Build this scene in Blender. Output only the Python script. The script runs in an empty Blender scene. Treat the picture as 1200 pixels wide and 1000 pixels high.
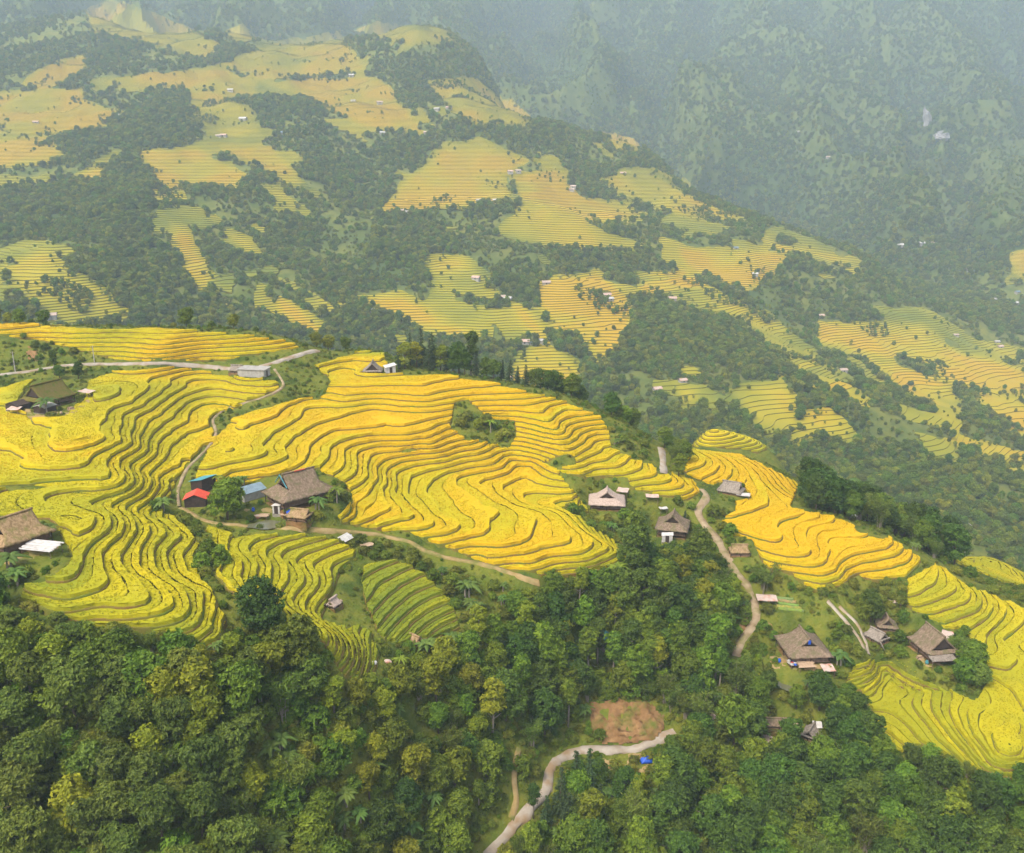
import bpy, bmesh, math, random
import numpy as np
from mathutils import Vector, Matrix, noise as mnoise

# ------------------------------------------------------------------ camera, sky, sun, exposure
scene = bpy.context.scene
COL = scene.collection
FPX, PITCH = 1050.0, math.radians(-16.0)          # focal length in photo pixels (photo 1200 x 1000), pitch
cam_d = bpy.data.cameras.new('camera')
cam_d.sensor_fit = 'HORIZONTAL'
cam_d.angle = 2 * math.atan(600.0 / FPX)
cam_d.clip_start, cam_d.clip_end = 1.0, 9000.0
cam = bpy.data.objects.new('camera', cam_d)
COL.objects.link(cam)
cam.location = (0, 0, 0)
cam.rotation_euler = (math.pi / 2 + PITCH, 0, 0)
scene.camera = cam

SUN_EL, SUN_AZ = math.radians(55), math.radians(222)   # azimuth clockwise from +Y (north)
world = bpy.data.worlds.new('World')
scene.world = world
world.use_nodes = True
wn, wl = world.node_tree.nodes, world.node_tree.links
wn.clear()
w_out = wn.new('ShaderNodeOutputWorld')
w_bg = wn.new('ShaderNodeBackground')
w_bg.inputs['Strength'].default_value = 0.15
w_sky = wn.new('ShaderNodeTexSky')
w_sky.sky_type = 'NISHITA'
w_sky.sun_disc = False
w_sky.sun_elevation, w_sky.sun_rotation = SUN_EL, SUN_AZ
w_sky.air_density, w_sky.dust_density, w_sky.ozone_density = 1.0, 4.0, 1.0
w_hs = wn.new('ShaderNodeHueSaturation')               # thin overcast: the blue is washed out of the whole sky
w_hs.inputs['Saturation'].default_value = 0.62
wl.new(w_sky.outputs[0], w_hs.inputs['Color'])
wl.new(w_hs.outputs[0], w_bg.inputs['Color'])
wl.new(w_bg.outputs[0], w_out.inputs['Surface'])
sun_d = bpy.data.lights.new('sun', 'SUN')
sun_d.energy, sun_d.angle, sun_d.color = 1.5, math.radians(12), (1.0, 0.93, 0.80)
sun = bpy.data.objects.new('sun', sun_d)
COL.objects.link(sun)
sdir = Vector((math.sin(SUN_AZ) * math.cos(SUN_EL), math.cos(SUN_AZ) * math.cos(SUN_EL), math.sin(SUN_EL)))
sun.rotation_euler = sdir.to_track_quat('Z', 'Y').to_euler()
vs = scene.view_settings
vs.view_transform, vs.look, vs.gamma, vs.use_curve_mapping = 'Standard', 'None', 1.0, False
vs.exposure = 1.05
HAZE = 0.00020
scene.cycles.use_denoising = True
scene.cycles.max_bounces = 6
scene.cycles.diffuse_bounces = 3
scene.cycles.transmission_bounces = 3
scene.cycles.volume_bounces = 2
scene.cycles.transparent_max_bounces = 4

rng = np.random.default_rng(7)
random.seed(7)

# ------------------------------------------------------------------ pixel <-> world helpers (photo pixels)
_cp, _sp = math.cos(PITCH), math.sin(PITCH)
def pdir(u, v):
    x, y = (u - 600.0) / FPX, (500.0 - v) / FPX
    return np.array([x, _cp - y * _sp, _sp + y * _cp])
def at_z(u, v, z):
    d = pdir(u, v)
    return d * (z / d[2])
def at_r(u, v, r):
    d = pdir(u, v)
    return d * (r / d[1])
def project(P):
    P = np.asarray(P, float)
    f = P[..., 1] * _cp + P[..., 2] * _sp
    up = -P[..., 1] * _sp + P[..., 2] * _cp
    f = np.where(np.abs(f) < 1e-6, 1e-6, f)
    return 600 + FPX * P[..., 0] / f, 500 - FPX * up / f, f
def in_poly(u, v, poly):
    poly = np.asarray(poly, float)
    inside = np.zeros(np.shape(u), bool)
    n = len(poly)
    for i in range(n):
        x0, y0 = poly[i]; x1, y1 = poly[(i + 1) % n]
        if y0 == y1: continue
        c = ((y0 > v) != (y1 > v)) & (u < (x1 - x0) * (v - y0) / (y1 - y0) + x0)
        inside ^= c
    return inside
def seg_dist(u, v, pts, closed=False):
    d = np.full(np.shape(u), 1e9)
    n = len(pts)
    for i in range(n if closed else n - 1):
        ax, ay = pts[i][:2]; bx, by = pts[(i + 1) % n][:2]
        dx, dy = bx - ax, by - ay
        t = np.clip(((u - ax) * dx + (v - ay) * dy) / (dx * dx + dy * dy + 1e-9), 0, 1)
        d = np.minimum(d, np.hypot(u - ax - t * dx, v - ay - t * dy))
    return d
def poly_sd(u, v, poly):
    d = seg_dist(u, v, poly, True)
    return np.where(in_poly(u, v, poly), d, -d)

# ------------------------------------------------------------------ numpy noise
def _hash(ix, iy, seed):
    h = (ix.astype(np.int64) * 374761393 + iy.astype(np.int64) * 668265263 + seed * 1442695041) & 0x7fffffff
    h = ((h ^ (h >> 13)) * 1274126177) & 0x7fffffff
    return ((h ^ (h >> 16)) & 0xffff) / 65535.0
def vnoise(x, y, seed=0):
    x = np.asarray(x, float); y = np.asarray(y, float)
    ix, iy = np.floor(x), np.floor(y)
    fx, fy = x - ix, y - iy
    fx, fy = fx * fx * fx * (fx * (fx * 6 - 15) + 10), fy * fy * fy * (fy * (fy * 6 - 15) + 10)
    a, b = _hash(ix, iy, seed), _hash(ix + 1, iy, seed)
    c, d = _hash(ix, iy + 1, seed), _hash(ix + 1, iy + 1, seed)
    return ((a * (1 - fx) + b * fx) * (1 - fy) + (c * (1 - fx) + d * fx) * fy) * 2 - 1
def fbm(x, y, seed=0, oct=4):
    s = 0; a = 1.0
    for i in range(oct):
        s = s + a * vnoise(x * 2 ** i, y * 2 ** i, seed + i * 17); a *= 0.5
    return s

# ------------------------------------------------------------------ thin-plate spline through traced contour lines
class TPS:
    def __init__(self, P, scale, lam):
        P = np.asarray(P, float)
        self.s = scale
        X = P[:, :2] / scale
        n = len(X)
        K = self._k(X, X) + lam * np.eye(n)
        Q = np.c_[np.ones(n), X]
        A = np.block([[K, Q], [Q.T, np.zeros((3, 3))]])
        w = np.linalg.solve(A, np.r_[P[:, 2], 0, 0, 0])
        self.X, self.w, self.c = X, w[:n], w[n:]
    def _k(self, A, B):
        d2 = (A[:, None, 0] - B[None, :, 0]) ** 2 + (A[:, None, 1] - B[None, :, 1]) ** 2
        return 0.5 * d2 * np.log(d2 + 1e-12)
    def __call__(self, x, y):
        sh = np.shape(x)
        Q = np.c_[np.ravel(x), np.ravel(y)] / self.s
        out = np.empty(len(Q))
        for i in range(0, len(Q), 20000):
            q = Q[i:i + 20000]
            out[i:i + 20000] = self._k(q, self.X) @ self.w + self.c[0] + q @ self.c[1:]
        return out.reshape(sh)

# terrace edges traced along the photograph: (height below the camera, pixels)
CONT = [
 (-59.5, [(208,436),(186,442),(178,454),(172,464),(160,468),(158,474),(128,491),(118,504),(117,520),(86,537)]),
 (-60.5, [(240,438),(212,442),(200,450),(190,462),(172,470),(160,480),(142,493),(144,502),(145,520),(134,528),(106,537)]),
 (-61.5, [(240,446),(218,450),(210,460),(192,472),(178,482),(160,493),(159,502),(156,520),(138,532),(128,540),(126,566)]),
 (-62.5, [(240,458),(212,468),(192,482),(174,496),(170,504),(165,520),(142,538),(138,572)]),
 (-63.5, [(240,467),(216,478),(208,486),(194,500),(178,508),(172,532),(154,556),(150,576)]),
 (-64.5, [(240,474),(222,486),(224,498),(206,508),(190,514),(184,528),(170,560),(164,576)]),
 (-65.5, [(236,487),(233,502),(212,510),(202,524),(196,540),(180,570)]),
 (-63.5, [(400,455),(430,454),(467,452)]),
 (-64.5, [(400,464),(440,463),(480,463),(502,465)]),
 (-65.5, [(525,466),(500,472),(470,471),(440,468),(410,471),(380,468),(352,470),(338,476),(328,489),(296,504),(288,514),(266,530),(236,540)]),
 (-66.5, [(540,473),(510,476),(475,477),(440,474),(400,478),(372,480),(352,491),(324,508),(308,525),(312,534),(296,540),(262,546),(244,558)]),
 (-67.5, [(538,478),(480,482),(440,480),(416,484),(398,494),(362,506),(344,514),(333,528),(336,540),(312,548),(274,553)]),
 (-68.5, [(538,486),(506,493),(461,492),(389,506),(370,518),(358,532),(362,542),(340,553),(280,562)]),
 (-69.5, [(510,504),(502,512),(480,512),(456,511),(430,513),(400,522),(388,528),(384,540),(378,548)]),
 (-70.5, [(520,506),(508,515),(494,515),(430,520),(404,528),(405,546),(396,556)]),
 (-71.5, [(532,509),(496,519),(446,523),(422,530),(420,552),(410,564)]),
 (-72.5, [(549,516),(512,522),(490,526),(446,531),(436,538),(430,564),(412,573)]),
 (-73.5, [(560,520),(530,527),(498,532),(460,538),(448,544),(436,580),(400,600)]),
 (-74.5, [(572,522),(560,529),(512,538),(468,543),(458,550),(450,576),(458,600),(430,614)]),
 (-75.5, [(578,524),(560,533),(540,538),(496,549),(465,556),(464,578),(474,596),(486,608),(484,622)]),
 (-76.5, [(586,526),(566,540),(540,541),(500,551),(490,556),(480,574),(480,586),(500,606),(509,620)]),
 (-77.5, [(592,536),(578,546),(540,552),(508,564),(503,578),(512,598),(530,610),(543,620),(516,635)]),
 (-78.5, [(600,538),(592,548),(570,554),(540,560),(536,572),(548,583),(592,602),(574,614),(572,624),(524,640)]),
 (-79.5, [(610,548),(592,558),(572,564),(570,574),(584,586),(624,608),(626,626),(570,649)]),
 (-80.5, [(620,552),(610,558),(590,570),(596,584),(640,602),(664,630),(636,644),(586,656)]),
 (-81.5, [(612,588),(660,602),(692,640),(640,652),(612,664)]),
 (-82.5, [(640,594),(704,650),(672,660),(632,668)]),
 (-83.5, [(730,650),(690,667)]),
 (-68.5, [(642,476),(636,486)]),
 (-69.5, [(667,480),(650,494),(648,500)]),
 (-71.5, [(682,495),(660,502)]),
 (-72.5, [(684,502),(664,514)]),
 (-74.5, [(698,510),(674,524),(666,532)]),
 (-75.5, [(708,516),(682,532),(676,538)]),
 (-76.5, [(709,526),(680,542)]),
 (-77.5, [(715,538),(712,542),(688,545),(678,548)]),
 (-78.5, [(734,544),(728,547),(694,550),(688,558)]),
 (-79.5, [(752,551),(714,558)]),
 (-80.5, [(774,558),(730,568)]),
 (-81.5, [(782,566),(740,572)]),
 (-82.5, [(802,569),(756,577)]),
 (-83.5, [(816,576),(800,582)]),
 (-89.5, [(958,618),(944,628),(942,638),(930,654)]),
 (-90.5, [(1010,628),(990,630),(970,634),(970,646),(960,660),(948,666)]),
 (-91.5, [(1048,636),(1040,644),(1000,652),(988,658),(986,670),(960,682)]),
 (-93.5, [(1066,656),(1060,662),(1034,670)]),
 (-94.5, [(1080,657),(1060,674),(1035,680)]),
 (-95.5, [(1100,666),(1098,678),(1088,688),(1062,704)]),
 (-96.5, [(1116,680),(1118,688),(1108,700),(1092,708)]),
 (-97.5, [(1138,698),(1136,704),(1120,712),(1106,718)]),
 (-98.5, [(1150,706),(1144,718),(1116,726)]),
 (-99.5, [(1160,708),(1152,730),(1142,738)]),
 (-100.5, [(1177,712),(1168,734),(1156,746),(1160,758)]),
 (-101.5, [(1194,718),(1190,738),(1170,750),(1174,780)]),
 (-102.0, [(1174,836),(1170,860),(1174,890)]),
 (-102.5, [(1160,830),(1146,854),(1150,872),(1170,894)]),
 (-103.0, [(1146,822),(1134,844),(1140,868),(1160,890)]),
 (-103.5, [(1132,814),(1120,836),(1126,858),(1146,884)]),
 (-104.0, [(1122,810),(1112,828),(1116,848),(1136,876)]),
 (-104.5, [(1108,804),(1100,820),(1104,840),(1120,866),(1150,896)]),
 (-105.0, [(1098,798),(1088,814),(1092,840),(1116,864),(1140,894)]),
 (-105.5, [(1076,800),(1080,828),(1100,856),(1130,890)]),
 (-106.0, [(1058,792),(1068,820),(1088,850),(1112,880)]),
 (-106.5, [(1044,794),(1052,820),(1072,848),(1092,874)]),
 (-107.0, [(1030,790),(1032,812),(1052,840),(1072,870)]),
 (-62.5, [(102,574),(110,606),(109,622),(94,640),(80,643)]),
 (-63.5, [(118,586),(130,616),(126,626),(104,644),(96,666),(86,678),(40,692)]),
 (-64.5, [(128,592),(136,634),(118,650),(120,670),(125,688),(116,696),(60,704)]),
 (-65.5, [(152,604),(156,630),(147,654),(170,690),(177,708),(148,718),(84,725)]),
 (-66.5, [(160,596),(175,624),(168,654),(200,700),(202,714),(180,728),(144,730)]),
 (-67.5, [(176,606),(194,628),(184,660),(224,708),(226,714),(180,738)]),
 (-68.5, [(212,632),(200,650),(204,670),(240,700),(230,735)]),
 (-69.5, [(228,634),(210,655),(214,674),(236,686),(252,710),(262,740),(240,755)]),
 (-70.5, [(268,660),(275,685),(290,700)]),
 (-71.5, [(286,662),(284,690),(300,710)]),
 (-72.5, [(303,668),(298,698),(316,724)]),
 (-73.5, [(320,674),(318,702),(334,736)]),
 (-74.5, [(342,680),(328,708),(350,750)]),
 (-75.5, [(360,686),(346,716),(372,764)]),
 (-76.5, [(376,690),(364,722),(392,776)]),
]
PTS = [  # single ground points: (u, v, height)
 (0,385,-49),(100,386,-49.5),(200,388,-50),(280,395,-52),(340,404,-55),(100,405,-53),(200,410,-53.5),(300,416,-56.5),(30,415,-55),
 (60,437,-58),(0,440,-58),(130,429,-57.6),(200,430,-57.6),(300,440,-60),(365,413,-57.5),(330,425,-58.5),(55,478,-59.4),(10,470,-59.4),(40,510,-59.9),(20,540,-60.8),
 (322,447,-61),(333,457,-62),(290,477,-64),(250,490,-65.3),(247,497,-65.5),(256,503,-65.7),(245,520,-66.2),(222,545,-67),(208,570,-68.5),(210,595,-70),
 (437,433,-62),(400,440,-62.8),(380,432,-62),(400,421,-61),(440,413,-60.5),
 (520,440,-63.3),(560,447,-64),(600,455,-64.8),(640,465,-66.3),(680,478,-68.8),(720,500,-73),(755,520,-77.5),(735,525,-77),
 (560,500,-71),(590,515,-73.5),
 (710,592,-84.5),(787,625,-89.5),(760,600,-86),(765,515,-79),(773,530,-80.3),(780,552,-82.3),(827,580,-85.5),(815,598,-86.5),(835,630,-89.5),(850,655,-91.5),(872,690,-95.5),(885,720,-97.7),(880,745,-99.2),(862,770,-101),
 (857,577,-86),(820,540,-83),(840,545,-84.5),(870,555,-86.5),(900,562,-89),(930,578,-92),(900,610,-88.2),(870,615,-87.8),(950,605,-88.6),(990,612,-90),(900,640,-88.8),(910,665,-91),
 (937,770,-101.5),(915,710,-96.5),(922,797,-102.8),(1030,750,-99.5),(980,715,-96.5),(1015,765,-100),(1090,770,-101.2),(1000,690,-95.5),(1050,720,-98),(950,695,-94.5),(1125,800,-102.2),(1190,830,-102),
 (1195,870,-102.2),(1200,900,-103),
 (780,870,-110),(640,885,-109),(570,1000,-114),(735,830,-105),(735,855,-108.8),(700,760,-99),(600,760,-94),(900,860,-110),(1000,900,-112),(1150,960,-110.5),(1000,1000,-117),(1200,1000,-115),(800,1000,-117),(820,770,-102),(700,700,-89),(760,690,-94),(560,700,-84.5),(520,740,-87),(640,740,-94),(820,700,-95),(600,830,-100),(680,930,-112),(700,1000,-115),
 (350,588,-70),(312,612,-70.8),(380,600,-71),(300,618,-71.4),(250,612,-71),(350,622,-72.5),(400,625,-74.5),(430,625,-75.8),(480,633,-78),(500,645,-79.4),(520,652,-80.4),(560,661,-82),(600,672,-83.2),(630,684,-84.2),
 (340,650,-75),(400,668,-78),(480,700,-82.5),(440,790,-84),(400,740,-80.5),(330,770,-77.5),(450,740,-83),(240,650,-70.6),(205,602,-69.6),
 (30,640,-63),(60,572,-62),(10,590,-62),(20,680,-64.5),(40,715,-66.5),(0,720,-66.5),(100,737,-67.5),(150,747,-68.5),(250,765,-71.5),(0,760,-71),(0,850,-75.5),(0,1000,-88),(250,1000,-90),(250,850,-78),(290,770,-75.5),(180,800,-73.5),(450,900,-95),(400,1000,-100),(360,850,-85),(120,880,-79.5),(520,820,-93),
 (-150,437,-58),(-150,640,-61),(-150,850,-78),(-120,388,-49),(-150,540,-60),(1330,720,-100),(1330,900,-106),(1330,1000,-116),(300,1180,-102),(900,1180,-126),(0,1180,-97),(-150,1050,-95),(1200,1180,-124),
 (830,505,-99),(870,512,-103),(900,525,-107),(1110,645,-112),(1160,655,-117),(1200,680,-119),
]
RIDGE = [(-120,384,-49),(0,383,-48.5),(100,385,-49),(200,387,-49.5),(340,403,-55),(375,418,-60),(440,411,-60),(500,435,-63),(560,446,-63.8),(600,454,-64.5),(640,464,-66),(680,477,-68.5),(720,499,-73),(755,519,-77.5)]
RIDGE2 = [(870,535,-87),(940,568,-93),(1000,612,-91),(1045,630,-92),(1090,660,-95),(1130,683,-97),(1200,714,-100),(1330,722,-101)]
fg = []
for z, pl in CONT:
    for u, v in pl: fg.append(at_z(u, v, z))
for u, v, z in PTS: fg.append(at_z(u, v, z))
for u, v, z in RIDGE:
    p = at_z(u, v, z)
    for k, (d, dz) in enumerate(((22, -5), (50, -24), (100, -62), (170, -115))):
        s = 1 + d / p[1]
        fg.append(np.array([p[0] * s, p[1] + d, z + dz]))
for u, v, z in RIDGE2:
    p = at_z(u, v, z)
    for d, dz in ((22, -8), (55, -22 if u > 1050 else -26), (110, -60), (170, -95)):
        s = 1 + d / p[1]
        fg.append(np.array([p[0] * s, p[1] + d, z + dz]))
FG = TPS(fg, 100.0, 0.0015)

X0, X1, Y0, Y1, GS = -260.0, 260.0, 62.0, 440.0, 1.3
gx = np.arange(X0, X1, GS); gy = np.arange(Y0, Y1, GS)
GXX, GYY = np.meshgrid(gx, gy)
GH = FG(GXX, GYY)
GH = GH + 0.13 * fbm(GXX / 8.0, GYY / 8.0, 3, 2)
def H(x, y):
    """ground height of the near hill, bilinear from the grid"""
    fx = np.clip((np.asarray(x, float) - X0) / GS, 0, len(gx) - 1.001)
    fy = np.clip((np.asarray(y, float) - Y0) / GS, 0, len(gy) - 1.001)
    ix, iy = fx.astype(int), fy.astype(int)
    fx, fy = fx - ix, fy - iy
    return (GH[iy, ix] * (1 - fx) + GH[iy, ix + 1] * fx) * (1 - fy) + (GH[iy + 1, ix] * (1 - fx) + GH[iy + 1, ix + 1] * fx) * fy
def hit(u, v, r0=75.0, r1=430.0):
    """first point of the near hill along a pixel ray"""
    d = pdir(u, v)
    r = np.arange(r0, r1, 0.4)
    z = d[2] / d[1] * r
    g = H(d[0] / d[1] * r, r)
    k = np.nonzero(z < g)[0]
    k = k[0] if len(k) else len(r) - 1
    s = r[k] / d[1]
    return np.array([d[0] * s, d[1] * s, g[k]])

# level ground under houses, yards and ponds: (u, v, radius in metres, height change)
PADS = {
 'house_a': (352,588,7.5,0), 'yard_a': (318,600,4.5,-0.2), 'pond_a': (312,613,3.6,-0.9), 'red_shed': (231,592,3.2,0), 'teal_shed': (239,574,2.8,0), 'blue_shed': (293,583,4.0,0),
 'house_b': (22,640,6.5,0), 'deck_b': (50,650,3.5,0), 'house_c': (58,474,7.0,0), 'house_d': (298,441,4.5,0), 'house_e': (437,437,4.0,0),
 'house_f': (711,594,5.5,0), 'house_g': (788,626,5.5,0), 'house_h': (857,577,3.8,0), 'hut_i': (866,650,2.8,0),
 'pond_j': (921,799,2.6,-0.7), 'house_j': (940,770,6.4,0), 'pond_k': (1100,794,1.8,-0.7), 'house_k': (1092,766,6.0,0), 'hut_l': (1027,752,2.4,0), 'hut_m': (1038,738,2.6,0),
 'hut_n': (911,852,2.6,0), 'hut_o': (950,864,2.6,0), 'hut_p': (897,870,2.0,0), 'roof_q': (898,708,3.0,0), 'garden': (916,711,4.0,0),
}
PADP = {k: hit(q[0], q[1]) for k, q in PADS.items()}
GH0 = GH.copy()
for k, (u, v, rad, dz) in PADS.items():
    p = PADP[k]; p[2] += dz
    d = np.hypot(GXX - p[0], GYY - p[1])
    w = np.clip((rad * 1.7 - d) / (rad * 0.7), 0, 1); w = w * w * (3 - 2 * w)
    GH = GH * (1 - w) + p[2] * w

# ------------------------------------------------------------------ materials (all procedural)
def nd(nt, typ, **kw):
    n = nt.nodes.new(typ)
    for k, v in kw.items(): setattr(n, k, v)
    return n
def mixc(nt, fac, a, b, blend='MIX'):
    m = nt.nodes.new('ShaderNodeMix'); m.data_type = 'RGBA'; m.blend_type = blend
    for s, val in ((m.inputs['Factor'], fac), (m.inputs[6], a), (m.inputs[7], b)):
        if hasattr(val, 'is_output'): nt.links.new(val, s)
        else: s.default_value = val if not isinstance(val, tuple) else (val + (1,))[:4]
    return m.outputs[2]
def noise_fac(nt, scale, detail=3, lo=0.35, hi=0.65, coord=None, rough=0.55):
    n = nd(nt, 'ShaderNodeTexNoise'); n.inputs['Scale'].default_value = scale; n.inputs['Detail'].default_value = detail
    n.inputs['Roughness'].default_value = rough
    if coord is not None: nt.links.new(coord, n.inputs['Vector'])
    r = nd(nt, 'ShaderNodeMapRange'); r.inputs[1].default_value = lo; r.inputs[2].default_value = hi
    nt.links.new(n.outputs['Fac'], r.inputs[0])
    return r.outputs[0]
def new_mat(name, rough=0.9, spec=0.2):
    m = bpy.data.materials.new(name); m.use_nodes = True
    nt = m.node_tree; nt.nodes.clear()
    o = nd(nt, 'ShaderNodeOutputMaterial'); b = nd(nt, 'ShaderNodeBsdfPrincipled')
    b.inputs['Roughness'].default_value = rough
    b.inputs['Specular IOR Level'].default_value = spec
    nt.links.new(b.outputs[0], o.inputs['Surface'])
    return m, nt, b
def world_pos(nt):
    return nd(nt, 'ShaderNodeNewGeometry').outputs['Position']
def bump(nt, b, fac, dist, strength=1.0):
    n = nd(nt, 'ShaderNodeBump'); n.inputs['Distance'].default_value = dist; n.inputs['Strength'].default_value = strength
    nt.links.new(fac, n.inputs['Height']); nt.links.new(n.outputs[0], b.inputs['Normal'])
def simple(name, c0, c1=None, scale=1.0, rough=0.85, spec=0.2, bumpd=0.0, coord='world', c2=None, scale2=None, stretch=None, metallic=0.0):
    """two or three colours mixed by noise, with optional fine relief"""
    m, nt, b = new_mat(name, rough, spec)
    b.inputs['Metallic'].default_value = metallic
    c1 = c1 or tuple(x * 0.7 for x in c0)
    co = world_pos(nt) if coord == 'world' else nd(nt, 'ShaderNodeTexCoord').outputs['Object']
    if stretch:
        mp = nd(nt, 'ShaderNodeMapping'); mp.inputs['Scale'].default_value = stretch
        nt.links.new(co, mp.inputs['Vector']); co = mp.outputs[0]
    f = noise_fac(nt, scale, 4, 0.33, 0.67, co)
    col = mixc(nt, f, c0, c1)
    if c2: col = mixc(nt, noise_fac(nt, scale2 or scale * 0.23, 3, 0.48, 0.66, co), col, c2)
    nt.links.new(col, b.inputs['Base Color'])
    if bumpd: bump(nt, b, noise_fac(nt, scale * 2.3, 5, 0.2, 0.8, co), bumpd)
    return m
def leaf_mat(name, dark, light, hue=0.03, val=0.5, transl=0.3):
    """foliage: per-leaf tone (attribute 'tone'), per-plant variation, some light through the leaves"""
    m = bpy.data.materials.new(name); m.use_nodes = True
    nt = m.node_tree; nt.nodes.clear()
    o = nd(nt, 'ShaderNodeOutputMaterial')
    at = nd(nt, 'ShaderNodeAttribute', attribute_name='tone')
    col = mixc(nt, at.outputs['Fac'], dark, light)
    oi = nd(nt, 'ShaderNodeObjectInfo')
    hs = nd(nt, 'ShaderNodeHueSaturation')
    mh = nd(nt, 'ShaderNodeMapRange'); mh.inputs[3].default_value = 0.5 - hue; mh.inputs[4].default_value = 0.5 + hue
    wn_ = nd(nt, 'ShaderNodeTexWhiteNoise', noise_dimensions='1D'); nt.links.new(oi.outputs['Random'], wn_.inputs['W'])
    nt.links.new(oi.outputs['Random'], mh.inputs[0])
    mv = nd(nt, 'ShaderNodeMapRange'); mv.inputs[3].default_value = 1 - val * 0.5; mv.inputs[4].default_value = 1 + val
    nt.links.new(wn_.outputs['Value'], mv.inputs[0])
    nt.links.new(col, hs.inputs['Color']); nt.links.new(mh.outputs[0], hs.inputs['Hue']); nt.links.new(mv.outputs[0], hs.inputs['Value'])
    d = nd(nt, 'ShaderNodeBsdfPrincipled'); d.inputs['Roughness'].default_value = 0.6; d.inputs['Specular IOR Level'].default_value = 0.25
    t = nd(nt, 'ShaderNodeBsdfTranslucent')
    nt.links.new(hs.outputs[0], d.inputs['Base Color']); nt.links.new(hs.outputs[0], t.inputs['Color'])
    mx = nd(nt, 'ShaderNodeMixShader'); mx.inputs[0].default_value = transl
    nt.links.new(d.outputs[0], mx.inputs[1]); nt.links.new(t.outputs[0], mx.inputs[2]); nt.links.new(mx.outputs[0], o.inputs['Surface'])
    return m

def rice_material(name, gain=1.0, fine=True, instancer=False):
    gain *= 0.77
    m, nt, b = new_mat(name, 0.85, 0.15)
    at = nd(nt, 'ShaderNodeAttribute', attribute_name='ripe')
    if instancer: at.attribute_type = 'INSTANCER'
    pos = world_pos(nt)
    oi = nd(nt, 'ShaderNodeObjectInfo')
    add = nd(nt, 'ShaderNodeMath', operation='MULTIPLY_ADD'); add.inputs[1].default_value = (0.12 if instancer else 0.26) if fine else 0.1
    sub = nd(nt, 'ShaderNodeMath', operation='SUBTRACT'); sub.inputs[1].default_value = 0.5
    nt.links.new(oi.outputs['Random'], sub.inputs[0]); nt.links.new(sub.outputs[0], add.inputs[0]); nt.links.new(at.outputs['Fac'], add.inputs[2])
    big = noise_fac(nt, 0.06 if fine else 0.012, 4, 0.3, 0.7, pos)
    add2 = nd(nt, 'ShaderNodeMath', operation='MULTIPLY_ADD'); add2.inputs[1].default_value = 0.22
    nt.links.new(big, add2.inputs[0]); nt.links.new(add.outputs[0], add2.inputs[2])
    rp = nd(nt, 'ShaderNodeValToRGB')
    e = rp.color_ramp.elements
    e[0].position, e[0].color = 0.0, (0.13 * gain, 0.20 * gain, 0.018, 1)
    e[1].position, e[1].color = 1.15 / 1.3, (0.78 * gain, 0.48 * gain, 0.004, 1)
    for p, c in ((0.27, (0.26, 0.30, 0.012)), (0.50, (0.47, 0.43, 0.008)), (0.70, (0.66, 0.52, 0.005))):
        x = e.new(p); x.color = tuple(q * gain for q in c[:2]) + (c[2], 1)
    sc = nd(nt, 'ShaderNodeMath', operation='MULTIPLY'); sc.inputs[1].default_value = 0.77
    nt.links.new(add2.outputs[0], sc.inputs[0]); nt.links.new(sc.outputs[0], rp.inputs[0])
    col = rp.outputs[0]
    if fine:
        f = noise_fac(nt, 1.6, 5, 0.25, 0.75, pos, 0.7)
        col = mixc(nt, f, mixc(nt, 1.0, col, (0.84, 0.85, 0.8), 'MULTIPLY'), mixc(nt, 1.0, col, (1.07, 1.06, 1.06), 'MULTIPLY'))
        bump(nt, b, noise_fac(nt, 3.5, 4, 0.2, 0.8, pos, 0.7), 0.10, 0.8)
    nt.links.new(col, b.inputs['Base Color'])
    return m

M = {}
M['rice'] = rice_material('ripe_rice')
M['rice_far'] = rice_material('distant_rice', 0.70, False)
M['bank'] = simple('terrace_bank', (0.175, 0.155, 0.022), (0.17, 0.105, 0.03), 0.5, 0.95, 0.1, 0.10, c2=(0.12, 0.15, 0.018), scale2=0.12)
M['bank_far'] = simple('distant_bank', (0.15, 0.14, 0.02), (0.10, 0.115, 0.02), 0.05, 0.95, 0.1)
M['grass'] = simple('hill_grass', (0.105, 0.135, 0.016), (0.17, 0.165, 0.022), 0.45, 0.95, 0.1, 0.3, c2=(0.055, 0.085, 0.012), scale2=0.12)
M['dirt'] = simple('red_earth', (0.30, 0.175, 0.075), (0.17, 0.09, 0.035), 0.45, 0.95, 0.1, 0.25, c2=(0.11, 0.12, 0.022), scale2=0.3)
M['path'] = simple('pale_path', (0.38, 0.295, 0.19), (0.26, 0.18, 0.10), 0.5, 0.95, 0.1, 0.04, c2=(0.20, 0.17, 0.06), scale2=0.35)
M['track'] = simple('dirt_track', (0.36, 0.26, 0.12), (0.28, 0.19, 0.07), 0.8, 0.95, 0.1, 0.04, c2=(0.16, 0.16, 0.04), scale2=0.3)
M['concrete'] = simple('road_concrete', (0.40, 0.345, 0.28), (0.29, 0.235, 0.175), 0.4, 0.9, 0.2, 0.03, c2=(0.28, 0.19, 0.105), scale2=0.25)

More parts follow.
